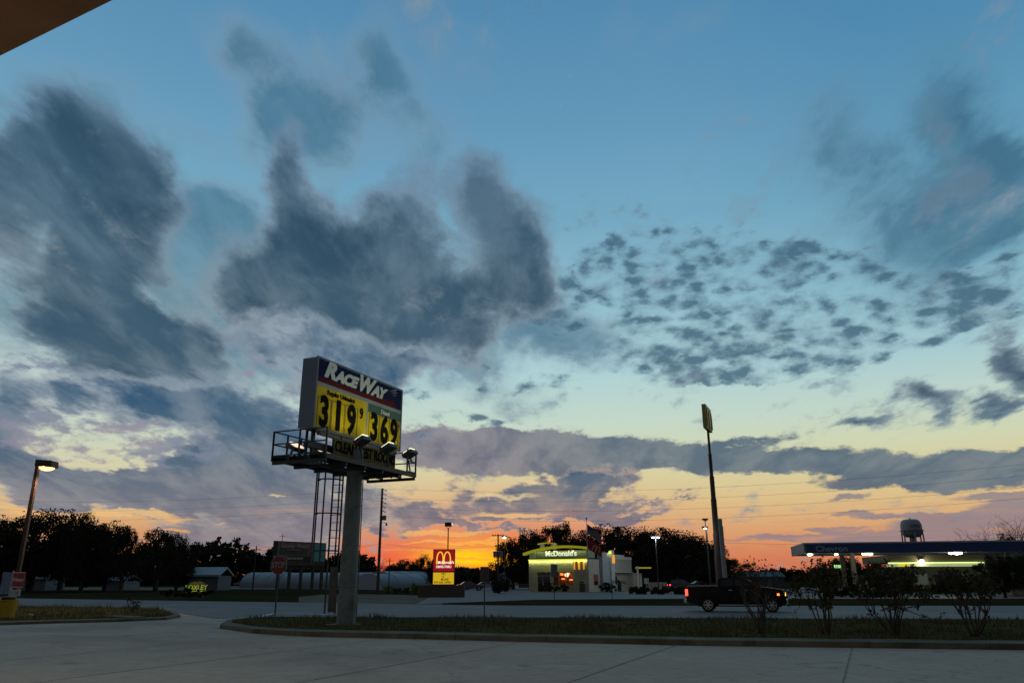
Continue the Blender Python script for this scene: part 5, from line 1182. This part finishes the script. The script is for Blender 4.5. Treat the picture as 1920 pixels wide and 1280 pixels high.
pb_ = MB().box(.9, L*.69, -.03, -.002, zb_+.2, zb_+.88).build('lower_panel', mat('black_strip', (.02,.02,.02), .8), bl); text('lettering', '2 MILES ON RIGHT', .46, PAL2, pb_, Matrix.Translation((L*.37, -.045, zb_+.54)), ext=.01, off=.008, xs=.9)
for x in (.12, .33, .55, .78, .96): MB().bar((L*x,.2,-.1),(L*x,.2,zb_-.5),.34).build('post', WOOD, bl)
MB().box(.3, L, .15, .30, zb_-.95, zb_-.501).build('beam', WOOD, bl)
# lit town sign
p = G(358, 1118); ts = thing('town_sign', (p.x, p.y+1.4, 0), 0, 'low lit green town sign behind the clipped hedge', 'sign'); Yt = p.y+1.4; z1 = at(358, 1108, Yt).z; z2 = at(358, 1089, Yt).z; wd2 = (at(375, 1100, Yt)-at(339, 1100, Yt)).length
GS = mat('town_sign_green', (.035,.085,.01), .6, amt=.3, scale=1); YL = mat('town_sign_gold', (.75,.72,.30), .6)
poly = [(-wd2/2,z1-.1),(wd2/2,z1-.1),(wd2/2,z2-.45)]+[(wd2/2*math.cos(t)*.92, z2-.45+.45*math.sin(t)) for t in np.linspace(.15, math.pi-.15, 9)]+[(-wd2/2,z2-.45)]
bd_ = MB().prism(poly, -.12, .12).build('board', GS, ts); text('lettering', 'LOXLEY', .78, YL, bd_, Matrix.Translation((0,-.15,z1+.42)), ext=.02, off=.02, xs=.92)
MB().box(-wd2*.36, wd2*.36, -.16, -.121, z1+.0, z1+.06).build('underline', YL, bd_)
MB().prism([(-.9,z2-.30),(-.3,z2-.02),(.0,z2-.12),(.4,z2-.0),(.9,z2-.30),(0,z2-.36)], -.16, -.121).build('emblem', mat('emblem_olive', (.20,.17,.03), .6), bd_)
for x in (-wd2*.4, wd2*.4): MB().bar((x,0,-.1),(x,0,z1-.1),.2).build('post', WOOD, ts)
l = lamp('sign_light', 'AREA', (0, -1.5, z1-.4), 11, (.95,1,.25), ts); l.data.shape = 'RECTANGLE'; l.data.size = 3; l.data.size_y = .2; l.rotation_euler = (math.radians(118), 0, 0)
MB().bevbox(-1.6,1.6,-1.75,-1.55,z1-.75,z1-.6,.02).build('light_bar', DARKM, ts)
# ================================================================== nursery tunnels, sheds, house
POLY = mat('polytunnel_film', (.17,.205,.24), .45, amt=.12, scale=.2)
def tunnel(px0, px1, Y0, Y1, h, label, nm='polytunnel'):
    a = at(px0, 1090, Y0); b = at(px1, 1090, Y1); L = (b.xy-a.xy).length; t = thing(nm, (a.x, Y0, 0), math.atan2(b.y-a.y, b.x-a.x), label, 'greenhouse', 'pale plastic greenhouses beyond the highway'); mb = MB()
    prof = [(4.2*math.cos(t_)*1.0, .8+(h-.8)*math.sin(t_)) for t_ in np.linspace(0, math.pi, 15)]; prof = [(4.2,0)]+prof+[(-4.2,0)]
    A = [mb.bm.verts.new((0, y+4.2, z)) for y, z in prof]; B = [mb.bm.verts.new((L, y+4.2, z)) for y, z in prof]
    for i in range(len(prof)-1): mb.bm.faces.new((A[i], A[i+1], B[i+1], B[i]))
    mb.build('cover', POLY, t); e = MB()
    e.poly([(.02, y+4.2, z) for y, z in prof]); e.build('end_wall', mat('tunnel_end', (.24,.27,.33), .6), t); e = MB(); e.poly([(L-.02, y+4.2, z) for y, z in prof]); e.build('end_wall', MATS['tunnel_end'], t)
    hp = MB()
    for k in range(int(L/4)+1):
        pts = [(min(k*4+.0, L), y+4.2, z+.02) for y, z in prof]; hp.path([(min(k*4+.05, L),)+q[1:] for q in pts], .05, 4)
    hp.build('hoops', mat('hoop_steel', (.2,.22,.24), .5), t)
tunnel(450, 520, 190, 185, 3.6, 'pale greenhouse left of the old billboard')
tunnel(522, 700, 182, 176, 3.4, 'long pale greenhouse behind the old billboard and the sign pole')
tunnel(716, 800, 150, 158, 2.9, 'near greenhouse with rounded end beside the red and yellow sign')
tunnel(735, 812, 172, 182, 3.6, 'far greenhouse behind the one with the rounded end')
def shed(px0, px1, pt, pb, Y, label, c=(.30,.34,.36), roof=(.36,.40,.42), pitch=.9, nm='shed'):
    a = at(px0, pb, Y); b = at(px1, pb, Y); w = b.x-a.x; h = at(px0, pt, Y).z; t = thing(nm, (a.x, Y, 0), 0, label, nm); 
    MB().box(0, w, 0, 7, -.1, h*.62).build('wall', mat('wall_%s' % label[:9], c, .8), t)
    MB().prism([(-.4,h*.58),(-.4,h*.66),(3.5,h),(7.4,h*.66),(7.4,h*.58),(3.5,h*.93)], -.3, w+.3, 'x').build('roof', mat('roof_%s' % label[:9], roof, .6, amt=.1), t)
    f = MB().box(w*.3, w*.3+1.0, -.04, -.002, .9, 2.0 if h > 3 else 1.5).build('window', FRM, t); MB().box(w*.3+.08, w*.3+.92, -.06, -.041, .98, 1.9 if h > 3 else 1.42).build('pane', gl_, f)
    MB().box(w*.6, w*.6+1.0, -.04, -.002, 0, min(2.1, h*.55)).build('door', mat('door_grey', (.12,.13,.14), .7), t); return t
shed(40, 84, 1072, 1100, 160, 'pale blue shed glimpsed between the left tree trunks', (.10,.15,.16), (.1,.13,.14))
shed(200, 232, 1078, 1098, 165, 'grey blue shed beyond the trunks under the left oaks', (.12,.15,.18), (.12,.14,.16))
shed(352, 408, 1062, 1096, 150, 'white roofed house right of the left oaks', (.10,.12,.14), (.26,.31,.34), nm='house')
shed(1392, 1472, 1071, 1098, 190, 'low grey building beyond the pickup cab', (.06,.075,.10), (.05,.06,.08), nm='building')
# ================================================================== vehicles
TYRE = mat('tyre_rubber', (.012,.012,.012), .8); RIM = mat('alloy_rim', (.36,.38,.39), .3, .5, amt=.05); CHR = mat('chrome', (.55,.57,.6), .15, 1.0, amt=.03)
CGL = mat('car_glass', (.008,.009,.011), .06, amt=.02, spec=.9)
TAIL = glow('lit_tail_lamp', (1,.05,.03,1), 4.0, (.4,.01,.01)); HEADL = glow('lit_head_lamp', (1,.55,.12,1), 3.0); AMBR = glow('amber_marker', (1,.22,.03,1), 2.5)
def wheel(parent, x, y, r, w, side):
    o = MB(); prof = [(r*.62,-w/2),(r*.93,-w/2),(r,-w*.36),(r,w*.36),(r*.93,w/2),(r*.62,w/2)]
    o.lathe(prof, 32); M_ = Matrix.Translation((x, y, r)) @ Matrix.Rotation(math.radians(90), 4, 'X')
    wh = o.build('wheel', TYRE, parent, True, M=M_); s = MB()
    s.lathe([(r*.58,-side*w*.505),(r*.59,-side*w*.53),(r*.655,-side*w*.53),(r*.665,-side*w*.49)], 28, cap=False)
    for k in range(6):
        a = k*math.pi/3; s.prism([(r*.10*math.cos(a+1.57), r*.10*math.sin(a+1.57)), (r*.62*math.cos(a+.13), r*.62*math.sin(a+.13)), (r*.62*math.cos(a-.13), r*.62*math.sin(a-.13)), (r*.10*math.cos(a-1.57), r*.10*math.sin(a-1.57))], -side*w*.52-.015, -side*w*.52+.015, 'z')
    s.lathe([(r*.17, -side*w*.52-.03),(r*.15, -side*w*.52+.03)], 16)
    s.build('rim', RIM, wh, False, M=M_); return wh
def side_shape(prof, wheels, r, sill):
    """closed side outline with round wheel openings cut in its foot; prof goes rear->front over the top"""
    pts = list(prof); out = []
    for cx in sorted(wheels, reverse=True):
        out.append((cx+r, sill)); 
        for k in range(1, 12): a = math.pi*k/12; out.append((cx+r*math.cos(a), max(sill, r*.86+r*math.sin(a)*1.0) if math.sin(a) > 0 else sill))
        out.append((cx-r, sill))
    return pts+out
def loft_side(poly, w, inset, z_in):
    """prism of the side outline, the sides leaning in above z_in"""
    mb = MB(); mb.prism(poly, -w, w)
    for v in mb.bm.verts:
        if v.co.z > z_in: v.co.y *= 1-inset*(v.co.z-z_in)
    bmesh.ops.triangulate(mb.bm, faces=[f for f in mb.bm.faces if len(f.verts) > 4]); return mb
# the pickup, front to +x
ra_ = G(1329, 1146.5); rb_ = at(1449, 1100, ra_.y/(1+.1)); rb_.z = 0
hd_ = math.radians(-17); d1, d2 = ray(1329, 1146.5), ray(1449, 1146)
t_ = ra_.x; k1, k2 = d1.x/d1.y, d2.x/d2.y
wb = (k2-k1)*ra_.y/(math.cos(hd_)-k2*math.sin(hd_)); ax = Vector((math.cos(hd_), math.sin(hd_), 0)); ks = wb/3.65
pk = thing('pickup_truck', (ra_.x+.26*ks, ra_.y+.85*ks, 0), math.atan2(ax.y, ax.x), 'black four door pickup driving on the highway with its lamps lit', 'pickup truck', sc=ks)
PB = mat('black_paint', (.004,.003,.007), .3, .0, amt=.1, coat=.08, spec=.15)
prof = [(-1.25,.55),(-1.27,1.34),(-1.22,1.42),(.62,1.45),(.70,1.46),(3.0,1.44),(3.35,1.41),(4.22,1.29),(4.42,1.15),(4.48,.90),(4.48,.50),(4.30,.40)]
body = loft_side(side_shape(prof, (0, 3.65), .50, .42), .98, .0, 8).build('body', PB, pk, bevel=.035)
MB().box(-1.16, .55, -.80, .80, 1.40, 1.47).build('bed_cover', mat('bed_black', (.02,.02,.02), .5), pk)
MB().bar((-1.2,-.92,1.47),(.6,-.92,1.50),.06).build('bed_rail', mat('rail_trim', (.2,.21,.22), .3, .5), pk); MB().bar((-1.2,.92,1.47),(.6,.92,1.50),.06).build('bed_rail', MATS['rail_trim'], pk)
cabp = [(.62,1.43),(.70,1.88),(.86,1.95),(1.9,1.965),(2.25,1.91),(3.02,1.43)]
cb2 = MB(); cb2.prism(cabp, -.93, .93)
for v in cb2.bm.verts:
    if v.co.z > 1.5: v.co.y *= .86
cab2 = cb2.build('cab', PB, pk, bevel=.04)
for s_ in (-1, 1):
    for q in ([(.82,1.48),(.88,1.84),(1.52,1.87),(1.52,1.48)], [(1.62,1.48),(1.62,1.87),(2.18,1.84),(2.78,1.48)]):
        g_ = MB(); V_ = []
        for x, z in q: yy = .93*(1-.14*min(1, max(0, (z-1.43)/(.5)))) ; V_.append((x, s_*(yy+.006), z))
        g_.poly(V_); bmesh.ops.solidify(g_.bm, geom=g_.bm.faces[:], thickness=.006); g_.build('side_window', CGL, cab2)
MB().poly([(2.28,-.70,1.89),(2.28,.70,1.89),(2.99,.82,1.46),(2.99,-.82,1.46)]).build('windscreen', CGL, cab2, M=Matrix.Translation((.012,0,.012)))
MB().poly([(.665,-.68,1.82),(.665,.68,1.82),(.62,.74,1.50),(.62,-.74,1.50)]).build('rear_window', CGL, cab2, M=Matrix.Translation((-.012,0,0)))
for s_ in (-1, 1):
    for x in (0, 3.65): wheel(pk, x, s_*.86, .40, .27, s_)
    MB().bevbox(2.42, 2.66, s_*1.08-.10, s_*1.08+.10, 1.44, 1.64, .03).build('door_mirror', PB, pk); 
    for x in (1.35, 2.3): MB().bevbox(x-.11, x+.11, *sorted((s_*.985, s_*1.01)), 1.22, 1.26, .008).build('door_handle', CHR, pk)
    MB().bevbox(-1.30, -1.14, *sorted((s_*.80, s_*.985)), .92, 1.30, .02).build('tail_lamp', TAIL, pk)
    MB().bevbox(4.10, 4.47, *sorted((s_*.66, s_*.97)), .92, 1.13, .03).build('headlight', HEADL, pk)
    MB().bevbox(3.98, 4.12, *sorted((s_*.93, s_*.99)), .94, 1.06, .01).build('marker_lamp', AMBR, pk)
    MB().bar((.62, s_*.98, .40), (3.1, s_*.98, .40), .07).build('side_step', CHR, pk)
    sm_ = MB(); sm_.box(1.575, 1.583, *sorted((s_*.972, s_*.984)), .50, 1.30); sm_.build('door_seam', mat('seam', (.002,.002,.002), .9), pk)
MB().bevbox(4.36, 4.58, -.92, .92, .42, .72, .04).build('front_bumper', CHR, pk); MB().bevbox(-1.42, -1.24, -.92, .92, .48, .70, .03).build('rear_bumper', CHR, pk)
ln = MB(); ln.box(-1.1, 4.1, -.986, -.978, .88, .90); ln.build('trim_line', mat('seam', (.002,.002,.002), .9), pk)
MB().box(4.47, 4.505, -.62, .62, .80, 1.12).build('grille', mat('grille_chrome', (.25,.26,.27), .3, .8), pk)
MB().box(-.6, 4.2, -.7, .7, .30, .52).build('chassis', mat('underbody', (.01,.01,.01), .9), pk)
lh = lamp('headlight_beam', 'SPOT', (4.7, -.75, .95), 60, (1,.8,.5), pk, .08, 1.2); lh.rotation_euler = (0, math.radians(-80), 0)
lamp('tail_glow', 'POINT', (-1.5, 0, .95), 2.5, (1,.08,.04), pk, .1)
# smaller parked cars
def car(px, py, L, heading, kind, paint, label, lit=False, group='cars parked across the highway', flip=False):
    p = px if isinstance(px, Vector) else G(px, py); t = thing('parked_car', (p.x, p.y, 0), math.radians(heading), label, 'car', group, sc=L/4.6)
    if kind == 'sedan': pr = [(-.85,.45),(-.92,.85),(-.55,.95),(.15,.97),(2.45,.93),(3.45,.80),(3.62,.65),(3.62,.42)]; cb = [(-.35,.94),(.35,1.38),(1.5,1.42),(2.45,.93)]
    else: pr = [(-.85,.45),(-.95,.95),(-.85,1.0),(.15,1.0),(2.45,.98),(3.4,.86),(3.62,.70),(3.62,.42)]; cb = [(-.88,.98),(-.55,1.50),(.2,1.57),(1.5,1.55),(2.5,.97)]
    loft_side(side_shape(pr, (0, 2.75), .37, .30), .86, .06, .6).build('body', paint, t, bevel=.02)
    c = MB(); c.prism(cb, -.80, .80)
    for v in c.bm.verts:
        if v.co.z > 1.2: v.co.y *= .82
    cc = c.build('cabin', CGL, t, bevel=.03); zt_ = max(z for _, z in cb)
    rp = MB().box(cb[1][0]+.05, cb[-2][0]+.02, -.64, .64, zt_-.06, zt_+.025).build('roof', paint, cc)
    for s_ in (-1, 1):
        for x in (0, 2.75): wheel(t, x, s_*.76, .32, .2, s_)
        MB().bevbox(-.95, -.78, *sorted((s_*.55, s_*.85)), .62, .82, .02).build('tail_lamp', TAIL if lit else mat('unlit_tail', (.18,.01,.01), .3), t)
        MB().bevbox(3.40, 3.64, *sorted((s_*.50, s_*.84)), .58, .72, .02).build('headlight', mat('unlit_head', (.4,.42,.42), .15), t)
        for x0_, x1_ in ((cb[1][0]+.55, cb[1][0]+.63),): MB().bar((x0_+.02, s_*.80, .95), (x0_, s_*.665, zt_-.04), .07).build('pillar', paint, cc)
    return t
car(866, 1106.5, 4.7, 10, 'sedan', mat('maroon_paint', (.030,.010,.018), .25, coat=.6), 'dark maroon car parked beside the red and yellow sign')
car(900, 1104.5, 4.5, 12, 'sedan', mat('silver_paint', (.30,.31,.34), .3, .3, coat=.5), 'pale silver car parked behind the maroon one')
car(926, 1103.8, 4.4, 14, 'wagon', mat('charcoal_paint', (.025,.022,.028), .3, coat=.5), 'dark car half hidden by the round shrub, right of the silver car')
car(1264, 1104.5, 4.9, 8, 'wagon', mat('dark_blue_paint', (.022,.035,.06), .25, coat=.6), 'dark blue station wagon on the restaurant driveway with its tail lamp lit', True)
car(1303, 1101, 4.4, 5, 'sedan', mat('grey_green_paint', (.08,.10,.10), .3, coat=.5), 'grey car behind the front end of the blue station wagon')
car(1884, 1100, 4.5, -84, 'wagon', mat('pale_blue_paint', (.28,.36,.40), .3, coat=.5), 'pale blue car nose-on at the right edge near the store')
car(587, 1096, 4.4, 8, 'wagon', mat('white_van_paint', (.36,.40,.42), .3, coat=.4), 'white car parked by the greenhouse behind the old billboard')
car(455, 1097, 4.4, 170, 'sedan', mat('grey_paint', (.10,.12,.13), .3, coat=.4), 'grey car by the greenhouse left of the old billboard')
# crates and machinery in the nursery yard
for i, (x, lb, s_) in enumerate([(672, 'small dark crate stack left of the tall utility pole', 1.0), (684, 'wider dark crate stack beside the tall utility pole', 1.3), (700, 'tallest dark crate stack, touching the utility pole', 1.6)]):
    p = G(x, 1097.5); t = thing('crate_stack', (p.x, p.y, 0), i*.3, lb, 'crates', 'crates in the nursery yard')
    for k in range(3): MB().bevbox(-.9*s_, .9*s_, -.6, .6, k*.5*s_, k*.5*s_+.44*s_, .02).build('crate', mat('crate_dark', (.03,.03,.035), .8), t)
